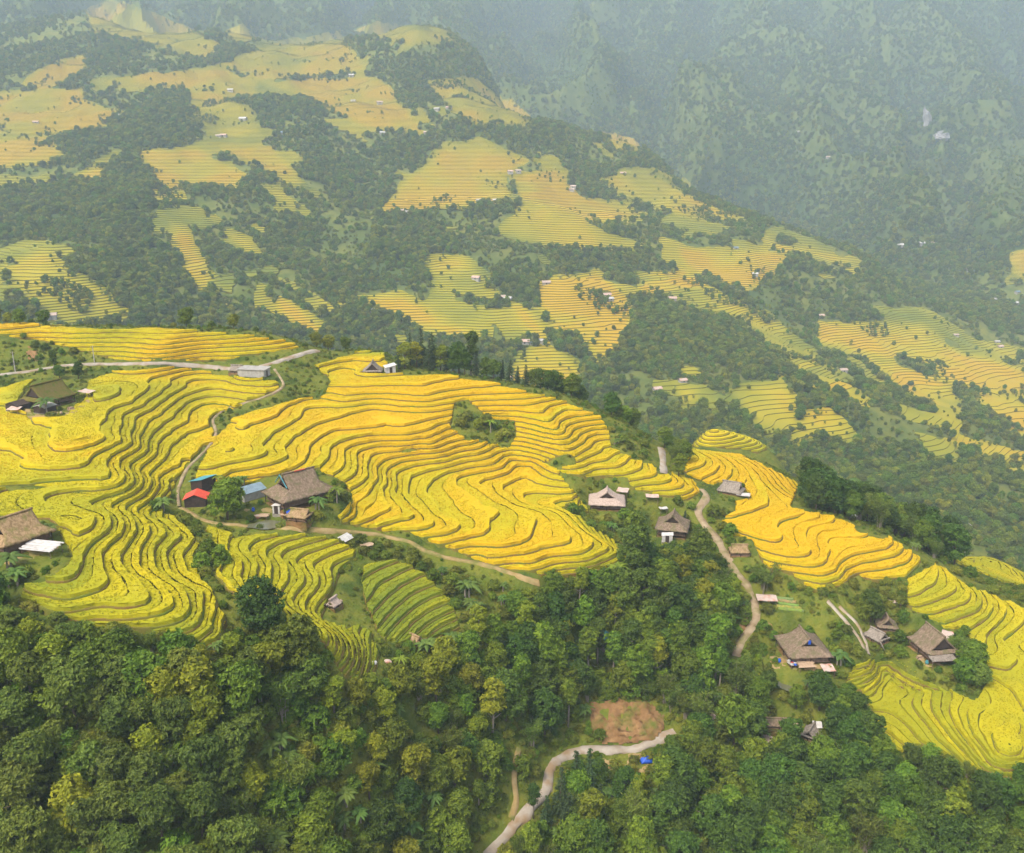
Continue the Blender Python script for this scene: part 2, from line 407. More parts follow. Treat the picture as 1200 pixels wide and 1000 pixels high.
# ------------------------------------------------------------------ mesh helpers
def link(o, parent=None):
    COL.objects.link(o)
    if parent is not None: o.parent = parent
    return o
def mesh_obj(name, V, Fc, mats, parent=None, midx=None, smooth=False, attrs=None):
    me = bpy.data.meshes.new(name)
    me.from_pydata([tuple(map(float, v)) for v in V] if not isinstance(V, np.ndarray) else V.tolist(), [], Fc)
    for m in (mats if isinstance(mats, (list, tuple)) else [mats]): me.materials.append(m)
    if midx is not None: me.polygons.foreach_set('material_index', np.asarray(midx, np.int32))
    if smooth: me.polygons.foreach_set('use_smooth', np.ones(len(me.polygons), bool))
    for k, (dom, arr) in (attrs or {}).items():
        a = me.attributes.new(k, 'FLOAT', dom); a.data.foreach_set('value', np.asarray(arr, np.float32))
    me.update()
    return link(bpy.data.objects.new(name, me), parent)
def tag(o, label=None, cat=None, group=None, kind=None):
    if label: o['label'] = label
    if cat: o['category'] = cat
    if group: o['group'] = group
    if kind: o['kind'] = kind
    return o
def grid_faces(nx, ny):
    i = np.arange(nx * ny).reshape(ny, nx)
    return np.stack([i[:-1, :-1], i[:-1, 1:], i[1:, 1:], i[1:, :-1]], -1).reshape(-1, 4)

# ------------------------------------------------------------------ where the rice stands (photo pixels on the near hill)
PATHS = {   # name: (pixels, width, material, label)
 'road': ([(-60,445),(0,440),(40,435),(62,431),(85,428),(130,427),(200,427),(250,430),(290,436),(320,426),(345,418),(372,411)], 1.9),
 'footpath': ([(322,433),(330,446),(335,452),(328,459),(300,470),(278,475),(260,481),(250,490),(247,497),(256,503),(252,515),(238,532),(222,547),(212,562),(208,578),(210,595)], 0.85),
 'dirt_path': ([(212,596),(240,612),(300,619),(350,621),(405,624),(440,627),(480,636),(500,648),(522,655),(560,661),(600,673),(632,686)], 1.1),
 'road2': ([(762,508),(768,518),(774,530),(777,541),(778,556)], 2.4),
 'road3': ([(822,574),(830,580),(826,590),(815,598),(822,612),(836,626),(842,636),(853,655),(862,672),(878,690),(886,712),(888,724),(880,738),(868,752),(862,772)], 2.0),
 'road4': ([(560,1012),(590,980),(612,958),(622,946),(640,930),(642,910),(645,896),(668,884),(690,878),(715,880),(745,879),(770,868),(790,858)], 2.0),
 'track2': ([(598,962),(606,940),(602,915),(603,892),(608,880)], 1.1),
 'lane': ([(970,706),(985,722),(998,738),(1008,752),(1014,765)], 0.9),
 'lane2': ([(984,712),(1000,727),(1012,745),(1018,768)], 0.8),
}
RICE = [
 [(-80,380),(0,381),(100,385),(200,387),(330,398),(352,407),(320,414),(260,421),(200,423),(135,421),(90,408),(40,397),(0,392),(-80,390)],
 [(-80,462),(0,458),(40,443),(30,452),(20,475),(38,494),(75,490),(100,471),(104,448),(130,437),(200,431),(258,440),(322,448),(326,454),(318,463),(285,474),(258,481),(246,490),(243,498),(250,504),(246,515),(234,530),(219,545),(208,560),(203,577),(200,586),(186,588),(165,589),(120,580),(60,570),(0,567),(-80,570)],
 [(-60,578),(0,577),(60,574),(110,580),(150,584),(180,592),(200,604),(225,624),(234,640),(228,655),(234,678),(252,698),(268,730),(258,752),(238,757),(185,742),(120,735),(60,722),(22,706),(28,690),(60,682),(84,664),(86,650),(82,640),(68,622),(60,606),(20,604),(-60,604)],
 [(232,572),(227,556),(245,528),(264,502),(300,480),(338,470),(378,468),(388,447),(368,427),(400,419),(440,412),(451,415),(455,428),(450,440),(520,441),(560,447),(600,455),(640,465),(680,478),(704,490),(714,506),(716,525),(742,540),(772,549),(806,560),(826,576),(802,589),(752,577),(716,563),(692,562),(672,556),(652,552),(668,574),(690,600),(650,592),(684,612),(724,640),(752,655),(735,667),(700,669),(660,677),(630,679),(595,668),(560,656),(525,647),(507,638),(490,628),(470,622),(430,618),(402,611),(396,602),(412,592),(410,578),(398,562),(372,546),(340,556),(290,567),(258,574)],
 [(800,528),(860,531),(936,567),(930,588),(926,598),(985,609),(1000,618),(1006,626),(1046,632),(1070,650),(1080,658),(1062,677),(1030,682),(1004,673),(986,686),(957,696),(945,688),(922,672),(900,668),(880,645),(850,622),(840,610),(862,599),(862,587),(836,570),(800,552)],
 [(1068,674),(1098,661),(1130,685),(1200,713),(1300,722),(1320,920),(1200,905),(1180,912),(1150,905),(1105,884),(1080,872),(1045,887),(1030,852),(1010,812),(990,802),(1000,782),(1020,772),(1050,772),(1065,776),(1080,798),(1110,812),(1148,824),(1158,790),(1152,762),(1128,742),(1106,736),(1082,720),(1060,710),(1062,690)],
 [(236,612),(262,623),(276,630),(300,627),(345,627),(390,632),(420,648),(400,670),(392,690),(376,728),(402,736),(430,740),(446,780),(430,800),(402,790),(372,748),(342,742),(330,712),(290,706),(268,690),(254,674),(264,660),(250,640)],
 [(424,658),(470,660),(506,684),(532,708),(538,738),(505,750),(470,752),(448,746),(436,722),(424,690)],
 [(798,497),(860,501),(912,520),(890,531),(850,524),(800,522)],
 [(1098,628),(1150,640),(1210,655),(1230,695),(1170,680),(1120,660)],
]
HOLES = [
 [(534,472),(548,468),(572,490),(604,492),(607,512),(596,530),(570,520),(545,515),(528,500)],
 [(636,541),(668,531),(676,545),(652,548)],
 [(690,560),(735,560),(742,592),(700,600),(684,596)],
 [(425,432),(450,428),(466,440),(445,440),(428,440)],
 [(840,567),(868,567),(880,583),(850,583)],
 [(862,628),(882,630),(890,662),(868,662)],
 [(470,527),(486,526),(486,531),(470,532)],
]
RIPE = [0.88, 0.83, 0.54, 0.90, 1.02, 0.68, 0.52, 0.22, 0.70, 0.62]
GU, GV, GF = project(np.stack([GXX, GYY, GH], -1))
def path_world(pl):
    out = []
    for (a, b) in zip(pl[:-1], pl[1:]):
        for t in np.linspace(0, 1, max(2, int(math.hypot(b[0] - a[0], b[1] - a[1]) / 5)), endpoint=False):
            out.append(hit(a[0] + t * (b[0] - a[0]), a[1] + t * (b[1] - a[1])))
    out.append(hit(*pl[-1]))
    out = np.array(out)
    k = np.array([.25, .5, .25])
    for _ in range(3):
        for c in range(2):
            out[1:-1, c] = np.convolve(out[:, c], k, 'valid')
    return out
PW = {k: path_world(v[0]) for k, v in PATHS.items()}
# signed pixel distance -> metres -> one mask field on the ground grid
mpp = GF / FPX
vis_r = GYY
RMASK = np.full(GH.shape, -9.0); RRIPE = np.zeros(GH.shape)
for i, pl in enumerate(RICE):
    sd = poly_sd(GU, GV, pl) * mpp * 2.0
    lim = (GYY < 305) if i < 8 else (GYY > 225)
    sd = np.where(lim, sd, -9.0)
    RRIPE = np.where(sd > RMASK, RIPE[i], RRIPE)
    RMASK = np.maximum(RMASK, sd)
for k_, q_ in PADS.items():
    RMASK = np.minimum(RMASK, np.hypot(GXX - PADP[k_][0], GYY - PADP[k_][1]) - q_[2] * 0.95)
for pl in HOLES: RMASK = np.minimum(RMASK, -poly_sd(GU, GV, pl) * mpp * 2.0)
for k, pts in PW.items():
    RMASK = np.minimum(RMASK, seg_dist(GXX, GYY, pts) - PATHS[k][1] * 0.5 - 0.5)
RMASK = np.clip(RMASK + 0.6 * fbm(GXX / 4.0, GYY / 4.0, 31, 2) + 0.8 * fbm(GXX / 13.0, GYY / 13.0, 33, 2), -9, 9)
# greener patches and stripes follow the land, not the camera
RRIPE = RRIPE + 0.22 * fbm(GXX / 26.0, GYY / 30.0, 11, 3)
RRIPE = np.where((GV > 545) & (GU < 220) & (GU > 0), np.minimum(RRIPE, 0.62), RRIPE)
k5 = np.ones(9) / 9
for _ in range(2):
    RRIPE = np.apply_along_axis(lambda a: np.convolve(np.pad(a, 4, 'edge'), k5, 'valid'), 0, RRIPE)
    RRIPE = np.apply_along_axis(lambda a: np.convolve(np.pad(a, 4, 'edge'), k5, 'valid'), 1, RRIPE)

# ------------------------------------------------------------------ near hillside (ground under everything)
gz = np.where(RMASK > 0, GH - 1.0 * np.clip(RMASK, 0, 1.2), GH)
bare = 0.10 * fbm(GXX / 3.0, GYY / 3.0, 5, 3)
hv = np.stack([GXX, GYY, gz + bare], -1).reshape(-1, 3)
hill = mesh_obj('hillside', hv, grid_faces(len(gx), len(gy)).tolist(), M['grass'], smooth=True)
tag(hill, 'green near hillside carrying the golden rice terraces', kind='structure')

# ------------------------------------------------------------------ cutting a terrain into level steps
def clip(poly, comp, c, ge):
    out = []
    n = len(poly)
    for i in range(n):
        a, b = poly[i], poly[(i + 1) % n]
        da, db = a[comp] - c, b[comp] - c
        if not ge: da, db = -da, -db
        if da >= 0: out.append(a)
        if (da > 0 and db < 0) or (da < 0 and db > 0):
            if a > b: a, b, da, db = b, a, db, da
            t = da / (da - db)
            p = [a[j] + (b[j] - a[j]) * t for j in range(len(a))]
            p[comp] = c
            out.append(tuple(p))
    return out
def terrace_pieces(x, y, t, m, extra, tris):
    """cut triangles at every whole value of t where m > 0; returns {level: [polygons]}"""
    res = {}
    tt, mm = t[tris], m[tris]
    keep = np.nonzero((mm > 0).any(1))[0]
    V = list(zip(x.tolist(), y.tolist(), t.tolist(), m.tolist(), extra.tolist()))
    full = (mm > 0).all(1); fl = np.floor(tt); same = (fl.max(1) == fl.min(1))
    for k in keep:
        poly = [V[i] for i in tris[k]]
        if not full[k]: poly = clip(poly, 3, 0.0, True)
        if len(poly) < 3: continue
        if same[k]:
            res.setdefault(int(fl[k, 0]), []).append(poly); continue
        ts = [p[2] for p in poly]
        for L in range(math.floor(min(ts)), math.floor(max(ts)) + 1):
            q = clip(poly, 2, L, True)
            if len(q) < 3: continue
            q = clip(q, 2, L + 1, False)
            if len(q) >= 3: res.setdefault(L, []).append(q)
    return res
def components(polys):
    """split one level into connected terraces: lists of (vertex table, faces)"""
    idx, VT, faces = {}, [], []
    par = []
    def find(a):
        while par[a] != a: par[a] = par[par[a]]; a = par[a]
        return a
    for q in polys:
        f = []
        for p in q:
            key = (round(p[0] * 200), round(p[1] * 200))
            i = idx.get(key)
            if i is None:
                i = idx[key] = len(VT); VT.append(p); par.append(i)
            if not f or (f[-1] != i): f.append(i)
        if len(f) > 1 and f[0] == f[-1]: f.pop()
        if len(set(f)) < 3 or len(set(f)) != len(f): continue
        faces.append(f)
        r = find(f[0])
        for i in f[1:]: par[find(i)] = r
    groups = {}
    for f in faces: groups.setdefault(find(f[0]), []).append(f)
    return VT, list(groups.values())

STEP = 1.0
tris_of = lambda q: np.concatenate([q[:, [0, 1, 2]], q[:, [0, 2, 3]]])
near_faces = grid_faces(len(gx), len(gy))
near_tris = tris_of(near_faces)
gyg, gxg = np.gradient(GH, GS)
slope = np.hypot(gxg, gyg)
fan = in_poly(GU, GV, [(980,770),(1060,770),(1200,800),(1200,930),(1000,930)])
AF = np.clip(-0.9 + 1.5 * fbm(GXX / 20.0, GYY / 20.0, 41, 2) + (0.12 - slope) * 3.0 + 3.0 * fan, 0, 1)   # where half steps split a broad terrace
AF = AF * AF * (3 - 2 * AF)
EX = RRIPE + 4.0 * np.round(AF * 200)                                # two smooth fields carried through the cut
pieces = terrace_pieces(GXX.ravel(), GYY.ravel(), ((GH + 0.5 * STEP) / (STEP * 0.5)).ravel(), RMASK.ravel(), AF.ravel(), near_tris)
def sample(G, x, y):
    fx = np.clip((np.asarray(x, float) - X0) / GS, 0, len(gx) - 1.001); fy = np.clip((np.asarray(y, float) - Y0) / GS, 0, len(gy) - 1.001)
    ix, iy = fx.astype(int), fy.astype(int); fx, fy = fx - ix, fy - iy
    return (G[iy, ix] * (1 - fx) + G[iy, ix + 1] * fx) * (1 - fy) + (G[iy + 1, ix] * (1 - fx) + G[iy + 1, ix + 1] * fx) * fy
CANOPY = 0.70
beds = []
for L, polys in pieces.items():
    VT, groups = components(polys)
    VT = np.array(VT)
    for fs in groups:
        ids = sorted({i for f in fs for i in f})
        loc = {g: k for k, g in enumerate(ids)}
        P = VT[ids]
        F = [[loc[i] for i in f] for f in fs]
        A = P[:, 4]
        k2 = L // 2
        # even half level: lower part of the step; odd: the upper part, raised where the step is split
        z = k2 * STEP - 0.5 * STEP + STEP * 0.30 + (0 if L % 2 == 0 else STEP * 0.5 * A) + CANOPY - 0.25 * STEP * A * (1 if L % 2 == 0 else 0)
        edges = {}
        area = 0.0
        for f in F:
            for a, b in zip(f, f[1:] + f[:1]): edges[(a, b)] = 1
            xs, ys = P[f, 0], P[f, 1]
            area += 0.5 * abs(np.dot(xs, np.roll(ys, -1)) - np.dot(ys, np.roll(xs, -1)))
        if area < 2.5: continue
        bd = [(a, b) for (a, b) in edges if (b, a) not in edges]
        nrm = np.zeros((len(P), 2))
        for a, b in bd:
            e = P[b, :2] - P[a, :2]; n = np.array([e[1], -e[0]]); n /= (np.hypot(*n) + 1e-9)
            nrm[a] += n; nrm[b] += n
        nrm /= (np.hypot(nrm[:, 0], nrm[:, 1])[:, None] + 1e-9)
        bset = sorted({i for e in bd for i in e})
        isb = np.zeros(len(P), bool); isb[bset] = True
        zt = z + 0.10 * fbm(P[:, 0] / 1.7, P[:, 1] / 1.7, 51, 2)
        # uphill side stays put, the open side of the crop steps back from the bund and droops a little
        low = isb & (np.abs(P[:, 2] - (L + 1)) > 1e-4)
        jit = 0.16 * fbm(P[:, 0] / 1.1, P[:, 1] / 1.1, 61, 2)
        top = np.c_[P[:, :2] - nrm * (low * (0.22 + jit))[:, None], zt - 0.10 * low]
        V = [top]; FF = list(F); mi = [0] * len(F)
        nv = len(P)
        sk = [(a, b) for a, b in bd if not (abs(P[a, 2] - (L + 1)) < 1e-4 and abs(P[b, 2] - (L + 1)) < 1e-4)]
        if sk:
            sb = sorted({i for e in sk for i in e}); l2 = {g: k for k, g in enumerate(sb)}
            b0 = top[sb]
            drop = 0.35 + 0.1 * jit[sb]
            rows = []
            r1 = b0.copy(); r1[:, 2] -= CANOPY - 0.12; r1[:, :2] += nrm[sb] * 0.06
            r2 = r1.copy(); r2[:, :2] += nrm[sb] * (0.22 + 0.8 * jit[sb])[:, None]; r2[:, 2] -= 0.05
            r3 = r2.copy(); r3[:, :2] += nrm[sb] * 0.30; r3[:, 2] -= 1.25
            for r in (r1, r2, r3): rows.append(r)
            base = nv
            V += rows
            prev = sb
            for ri in range(3):
                cur = [base + k for k in range(len(sb))]
                for a, b in sk:
                    pa = prev[l2[a]]; pb = prev[l2[b]]
                    FF.append([pb, pa, cur[l2[a]], cur[l2[b]]]); mi.append(0 if ri == 0 else 1)
                base += len(sb); prev = cur
        V = np.concatenate(V)
        ctr = P[:, :2].mean(0)
        u_, v_, f_ = project(np.array([ctr[0], ctr[1], z.mean()]))
        seen = area * abs(z.mean()) / (f_ ** 3) * (1.0 if (-20 < u_ < 1220 and 370 < v_ < 1010) else 0.05)
        beds.append((seen, V, FF, mi))
beds.sort(key=lambda b: -b[0])
for k, (s_, V, FF, mi) in enumerate(beds[:300]):
    mesh_obj('rice_terrace', V, FF, [M['rice'], M['bank']], hill, mi, False, {'ripe': ('POINT', sample(RRIPE, V[:, 0], V[:, 1]))})
if len(beds) > 300:
    V, FF, mi, off = [], [], [], 0
    for s_, v, f, m in beds[300:]:
        V.append(v); FF += [[i + off for i in q] for q in f]; mi += m; off += len(v)
    V = np.concatenate(V)
    o = mesh_obj('small_rice_terraces', V, FF, [M['rice'], M['bank']], hill, mi, False, {'ripe': ('POINT', sample(RRIPE, V[:, 0], V[:, 1]))})
    o['kind'] = 'stuff'
print('terraces', len(beds), 'faces', sum(len(b[2]) for b in beds))

# ------------------------------------------------------------------ roads and paths draped on the hill
def strip(name, pts, w, mat, label, Hf, lift=0.10, parent=None):
    pts = np.asarray(pts)[:, :2]
    t = np.gradient(pts, axis=0); t /= (np.linalg.norm(t, axis=1)[:, None] + 1e-9)
    n = np.c_[-t[:, 1], t[:, 0]]
    s = np.r_[0, np.cumsum(np.linalg.norm(np.diff(pts, axis=0), axis=1))]
    cols = [-1.0, -0.8, 0.0, 0.8, 1.0]
    V = []
    zc = Hf(pts[:, 0], pts[:, 1])
    for c in cols:
        ww = w * 0.5 * (1 + 0.30 * vnoise(s / 1.6, s * 0 + c * 5, 71) + 0.15 * vnoise(s / 0.6, s * 0 + c * 7, 73))
        q = pts + n * (c * ww)[:, None]
        zz = 0.5 * zc + 0.5 * Hf(q[:, 0], q[:, 1]) + lift + (0.12 if abs(c) < 0.9 else -0.4)
        V.append(np.c_[q, zz])
    V = np.stack(V, 1).reshape(-1, 3)
    o = mesh_obj(name, V, grid_faces(len(cols), len(pts)).tolist(), mat, parent, smooth=True)
    if parent is None: tag(o, label, kind='structure')
    return o
for k, nm, mt, lb in (('road', 'road', 'concrete', 'pale concrete road along the foot of the upper terraces'),
                      ('footpath', 'footpath', 'path', 'narrow pale footpath winding down between terraces to the red roof'),
                      ('dirt_path', 'dirt_path', 'track', 'brown dirt path along the lower edge of the terraces'),
                      ('road2', 'road', 'concrete', 'short pale stretch of road behind the ridge trees'),
                      ('road3', 'road', 'path', 'pale concrete road winding down past the thatched houses'),
                      ('road4', 'road', 'concrete', 'pale road with a bend below the bare earth scar'),
                      ('track2', 'track', 'track', 'dirt track climbing from the lower road into the trees'),
                      ('lane', 'lane', 'concrete', 'thin concrete lane beside the two small huts'),
                      ('lane2', 'lane', 'concrete', 'thin concrete channel lane running next to the other lane')):
    strip(nm, PW[k], PATHS[k][1], M[mt], lb, H)

# ------------------------------------------------------------------ far slopes and mountain
FAR = [(20,360,650),(250,378,700),(450,400,720),(620,440,690),(800,490,600),(950,500,620),(1000,560,540),(1110,600,500),(1130,640,450),(1200,640,470),(1200,560,600),(1100,520,620),
 (20,310,770),(150,320,760),(300,300,860),(500,300,910),(700,330,870),(850,380,820),(950,430,780),(1050,450,790),(1150,430,900),(1200,400,1000),(1100,470,720),(1200,480,760),
 (0,200,1060),(200,200,1060),(400,200,1150),(560,200,1160),(700,230,1150),(800,250,1150),(870,262,1170),(1000,312,1130),(920,330,980),
 (0,100,1380),(110,130,1280),(200,110,1400),(300,120,1360),(400,100,1460),(540,120,1400),(640,150,1370),(740,170,1400),(560,70,1640),
 (100,20,1850),(380,45,1700),(480,40,1700),(280,45,1740),(200,40,1800),(0,40,1720),(1100,360,1100),(1200,335,1280),
 (-200,310,800),(-200,200,1100),(-200,60,1700),(-200,370,650),(1400,400,1000),(1400,560,620),(1400,640,480)]
MTN = [(620,60,2350),(700,130,2050),(800,200,1800),(900,240,1650),(1000,285,1480),(1100,320,1320),(1200,310,1380),(1200,250,1650),(700,0,2900),(850,0,2850),(1000,0,2750),(1200,0,2650),(1000,150,2050),(1200,150,2000),(800,100,2300),(900,60,2500),(600,0,3000),
 (0,0,2500),(200,0,2550),(400,0,2700),(0,40,2150),(400,30,2400),(250,30,2250),(1400,150,2000),(1400,0,2600),(1400,300,1350),(-200,0,2500),(-200,50,2100),(300,-120,3150),(700,-120,3400),(1200,-120,3150),(0,-120,3050),(500,30,2500)]
fs = [at_r(*q) for q in FAR]
for (u, v, r) in ((620,440,690),(300,380,690),(20,365,640),(800,492,600),(1100,600,500),(450,402,715)):     # the valley in front of the far slope
    p = at_r(u, v, r)
    for k in (0.8, 0.6): fs.append(np.array([p[0] * k, p[1] * k, min(p[2] - (1 - k) * 230, -190)]))
for (u, v, r) in ((560,66,1640),(640,148,1370),(745,168,1400),(870,258,1170),(1000,308,1130),(480,36,1700),(380,38,1700),(280,38,1740)):   # behind its crest
    p = at_r(u, v, r)
    for d, dz in ((90, -10), (220, -70), (420, -150)):
        s = 1 + d / r; fs.append(np.array([p[0] * s, p[1] * s, p[2] + dz]))
FS = TPS(fs, 500.0, 0.0008)
ms = [at_r(*q) for q in MTN]
for (u, v, r) in ((620,60,2350),(800,200,1800),(1000,285,1480),(400,30,2400),(0,40,2150),(1200,310,1380)):
    p = at_r(u, v, r)
    ms.append(np.array([p[0] * 0.82, p[1] * 0.82, p[2] - 0.12 * r]))
MT = TPS(ms, 800.0, 0.0008)
def ridge_f(x, y):
    return np.abs(fbm(x / 300.0 - y / 1100.0 + 0.15 * fbm(x / 200.0, y / 200.0, 157, 2), y / 900.0 + x / 1500.0, 151, 4))
def HF(x, y):
    x = np.asarray(x, float); y = np.asarray(y, float)
    r = np.hypot(x, y)
    w = np.clip((r - 520) / 400, 0.0, 1)
    a = FS(x, y) + w * (2.6 * fbm(x / 42.0, y / 42.0, 105, 2) + 9.0 * fbm(x / 130.0, y / 130.0, 101, 4) + 12.0 * (0.5 - np.abs(fbm(x / 260.0 + y / 700.0, y / 600.0, 131, 2))))
    rg = ridge_f(x, y)
    b = MT(x, y) + 190.0 * (0.40 - rg) + 24.0 * fbm(x / 90.0, y / 90.0, 171, 4)
    m = np.maximum(a, b)
    return m + 4.0 * np.exp(-np.abs(a - b) / 8.0)
NTH, NR = 520, 420
th = np.linspace(math.radians(-43), math.radians(43), NTH)
rr = 330.0 * (3300.0 / 330.0) ** (np.linspace(0, 1, NR))
TT, RR = np.meshgrid(th, rr)
FX, FY = RR * np.sin(TT), RR * np.cos(TT)
# the noise-laden height is bilinear-sampled afterwards through the polar grid
FZ = HF(FX, FY)
FMT = (MT(FX, FY) > FS(FX, FY) - 10).astype(float)
def HFs(x, y):
    t = np.arctan2(x, y); r = np.hypot(x, y)
    ft = np.clip((t - th[0]) / (th[1] - th[0]), 0, NTH - 1.001)
    fr = np.clip(np.log(r / 330.0) / math.log(3300.0 / 330.0) * (NR - 1), 0, NR - 1.001)
    it, ir = ft.astype(int), fr.astype(int); ft, fr = ft - it, fr - ir
    return (FZ[ir, it] * (1 - ft) + FZ[ir, it + 1] * ft) * (1 - fr) + (FZ[ir + 1, it] * (1 - ft) + FZ[ir + 1, it + 1] * ft) * fr
def hit_far(u, v, r0=440.0, r1=3800.0):
    d = pdir(u, v)
    r = r0 * (r1 / r0) ** np.linspace(0, 1, 1600)
    x = d[0] / d[1] * r
    g = HFs(x, r); z = d[2] / d[1] * r
    k = np.nonzero(z < g)[0]; k = k[0] if len(k) else len(r) - 1
    return np.array([x[k], r[k], g[k]])
def visible_far():
    """for each grid point: is it the first surface along its ray (so pixel outlines only mark what they show)"""
    el = FZ / np.maximum(FY, 1)
    mx = np.maximum.accumulate(el, axis=0)
    return el >= mx - 0.012
FVIS = visible_far()
FVIS2 = (FZ / np.maximum(FY, 1)) >= np.maximum.accumulate(FZ / np.maximum(FY, 1), axis=0) - 0.05
FU, FV, FFw = project(np.stack([FX, FY, FZ], -1))
FARF = [
 [(-60,108),(0,108),(95,103),(98,118),(147,133),(118,142),(128,152),(60,158),(0,160),(-60,160)],
 [(-60,170),(0,165),(60,160),(75,190),(0,200),(-60,200)],
 [(255,75),(330,48),(395,37),(428,82),(360,90),(305,94)],
 [(305,97),(360,92),(445,93),(498,156),(460,153),(430,150),(370,118)],
 [(110,95),(180,84),(255,78),(300,95),(300,118),(250,105),(215,105),(150,106)],
 [(218,108),(255,108),(295,125),(305,160),(240,160)],
 [(163,178),(230,174),(292,206),(275,221),(190,223)],
 [(85,212),(135,175),(142,180),(112,216)],[(175,222),(215,224),(222,238),(185,238)],
 [(262,175),(318,171),(358,217),(345,222),(305,196)],[(304,216),(325,216),(352,240),(338,246)],
 [(200,262),(222,268),(228,290),(250,320),(243,347),(215,318)],[(262,270),(290,280),(310,300),(290,300)],
 [(8,312),(50,292),(110,335),(155,365),(150,380),(60,380),(20,335)],
 [(325,348),(350,360),(378,385),(368,396),(330,368)],
 [(450,240),(520,170),(560,163),(620,188),(590,205),(600,235),(540,246),(455,247)],
 [(498,96),(555,90),(598,122),(632,148),(560,148),(520,122)],[(578,118),(600,115),(634,150),(610,150)],
 [(600,205),(650,198),(682,230),(735,238),(760,254),(690,262),(765,290),(700,293),(640,290),(580,272),(612,240)],
 [(705,212),(750,192),(800,225),(872,260),(800,252),(735,232)],[(700,152),(745,163),(757,182),(722,174)],[(755,192),(800,210),(835,235),(780,208)],
 [(795,293),(840,290),(922,300),(905,322),(872,342),(845,332),(805,312)],[(908,284),(950,290),(992,306),(970,306),(915,296)],
 [(748,322),(800,319),(862,350),(905,375),(962,420),(1022,470),(1020,480),(955,458),(900,408),(868,378),(780,352),(750,340)],
 [(630,332),(700,318),(742,360),(732,402),(706,430),(690,410),(650,387),(634,360)],
 [(598,355),(616,358),(642,395),(684,436),(668,458),(598,450),(602,428),(628,402)],
 [(500,302),(545,300),(592,346),(575,352),(510,342)],[(418,347),(470,345),(552,393),(530,396),(450,366)],
 [(858,460),(918,444),(935,488),(938,510),(890,502)],[(940,482),(972,474),(1002,502),(990,522),(930,514)],
 [(958,376),(1080,380),(1135,420),(1210,430),(1210,468),(1140,455),(1065,422),(960,400)],
 [(1015,420),(1070,432),(1115,455),(1132,480),(1122,502),(1070,468)],[(1135,450),(1210,470),(1210,510),(1160,490)],[(1108,514),(1210,528),(1210,546),(1130,526)],
 [(795,452),(815,455),(812,478),(800,480)],[(1180,300),(1210,290),(1210,330),(1188,320)],
 [(415,38),(440,26),(490,34),(545,50),(480,52)],[(100,12),(132,0),(190,18),(262,52),(240,70),(200,56),(110,42)],[(18,102),(60,75),(98,66),(100,85),(50,106)],[(262,38),(285,28),(302,48),(280,52)],
]
FMASK = np.full(FZ.shape, -60.0)
fmpp = FFw / FPX
for i, pl in enumerate(FARF):
    bb = np.array(pl); lo, hi = bb.min(0) - 30, bb.max(0) + 30
    sel = (FU > lo[0]) & (FU < hi[0]) & (FV > lo[1]) & (FV < hi[1]) & FVIS
    if sel.any():
        FMASK[sel] = np.maximum(FMASK[sel], (poly_sd(FU[sel], FV[sel], pl) * fmpp[sel] * 1.5))
# half-grown strips that tie the fields together along the open slopes
open_ = 45.0 * (-0.55 - fbm(FX / 110.0, FY / 110.0, 401, 4)) + 14.0 * fbm(FX / 35.0, FY / 35.0, 203, 2)
open_ = np.where((FMT > 0.5) | (RR > 1750) | (RR < 560) | (FMASK < -30), -60, open_)
FCORE = FMASK.copy()
FMASK = np.maximum(FMASK + 3.0, open_)
FMASK = np.clip(FMASK + 6.0 * fbm(FX / 30.0, FY / 30.0, 201, 4), -60, 60)
def far_cover():
    m, nt, b = new_mat('far_hill_cover', 0.95, 0.1)
    pos = world_pos(nt)
    at = nd(nt, 'ShaderNodeAttribute', attribute_name='wooded')
    gr_ = mixc(nt, noise_fac(nt, 0.02, 4, 0.33, 0.67, pos), (0.105, 0.13, 0.022), (0.17, 0.165, 0.028))
    gr_ = mixc(nt, noise_fac(nt, 0.09, 4, 0.45, 0.7, pos), gr_, (0.07, 0.10, 0.018))
    wo_ = mixc(nt, noise_fac(nt, 0.05, 4, 0.33, 0.67, pos), (0.040, 0.066, 0.014), (0.075, 0.105, 0.02))
    nt.links.new(mixc(nt, at.outputs['Fac'], gr_, wo_), b.inputs['Base Color'])
    return m
M['far_ground'] = far_cover()
fzg = np.where(FMASK > 0, FZ - np.clip(FMASK, 0, 2.5), FZ)
far = mesh_obj('far_hills', np.stack([FX, FY, fzg], -1).reshape(-1, 3), grid_faces(NTH, NR).tolist(), M['far_ground'], smooth=True, attrs={'wooded': ('POINT', np.where(FMT > 0.5, np.clip(0.35 + 1.4 * ridge_f(FX, FY) + 0.4 * fbm(FX / 70.0, FY / 70.0, 431, 3), 0.55, 1), np.clip(0.45 + 1.3 * fbm(FX / 110.0, FY / 110.0, 401, 4), 0, 1)).ravel())})
tag(far, 'hazy far slopes and mountain across the valley', kind='structure')
FSTEP = 1.65
far_tris = tris_of(grid_faces(NTH, NR))
fp = terrace_pieces(FX.ravel(), FY.ravel(), (FZ / FSTEP + 0.7 * fbm(FX / 45.0, FY / 45.0, 211, 2)).ravel(), FMASK.ravel(), np.zeros(FZ.size), far_tris)
fidx, fV, fF, fM, fR = {}, [], [], [], []
cells = {}
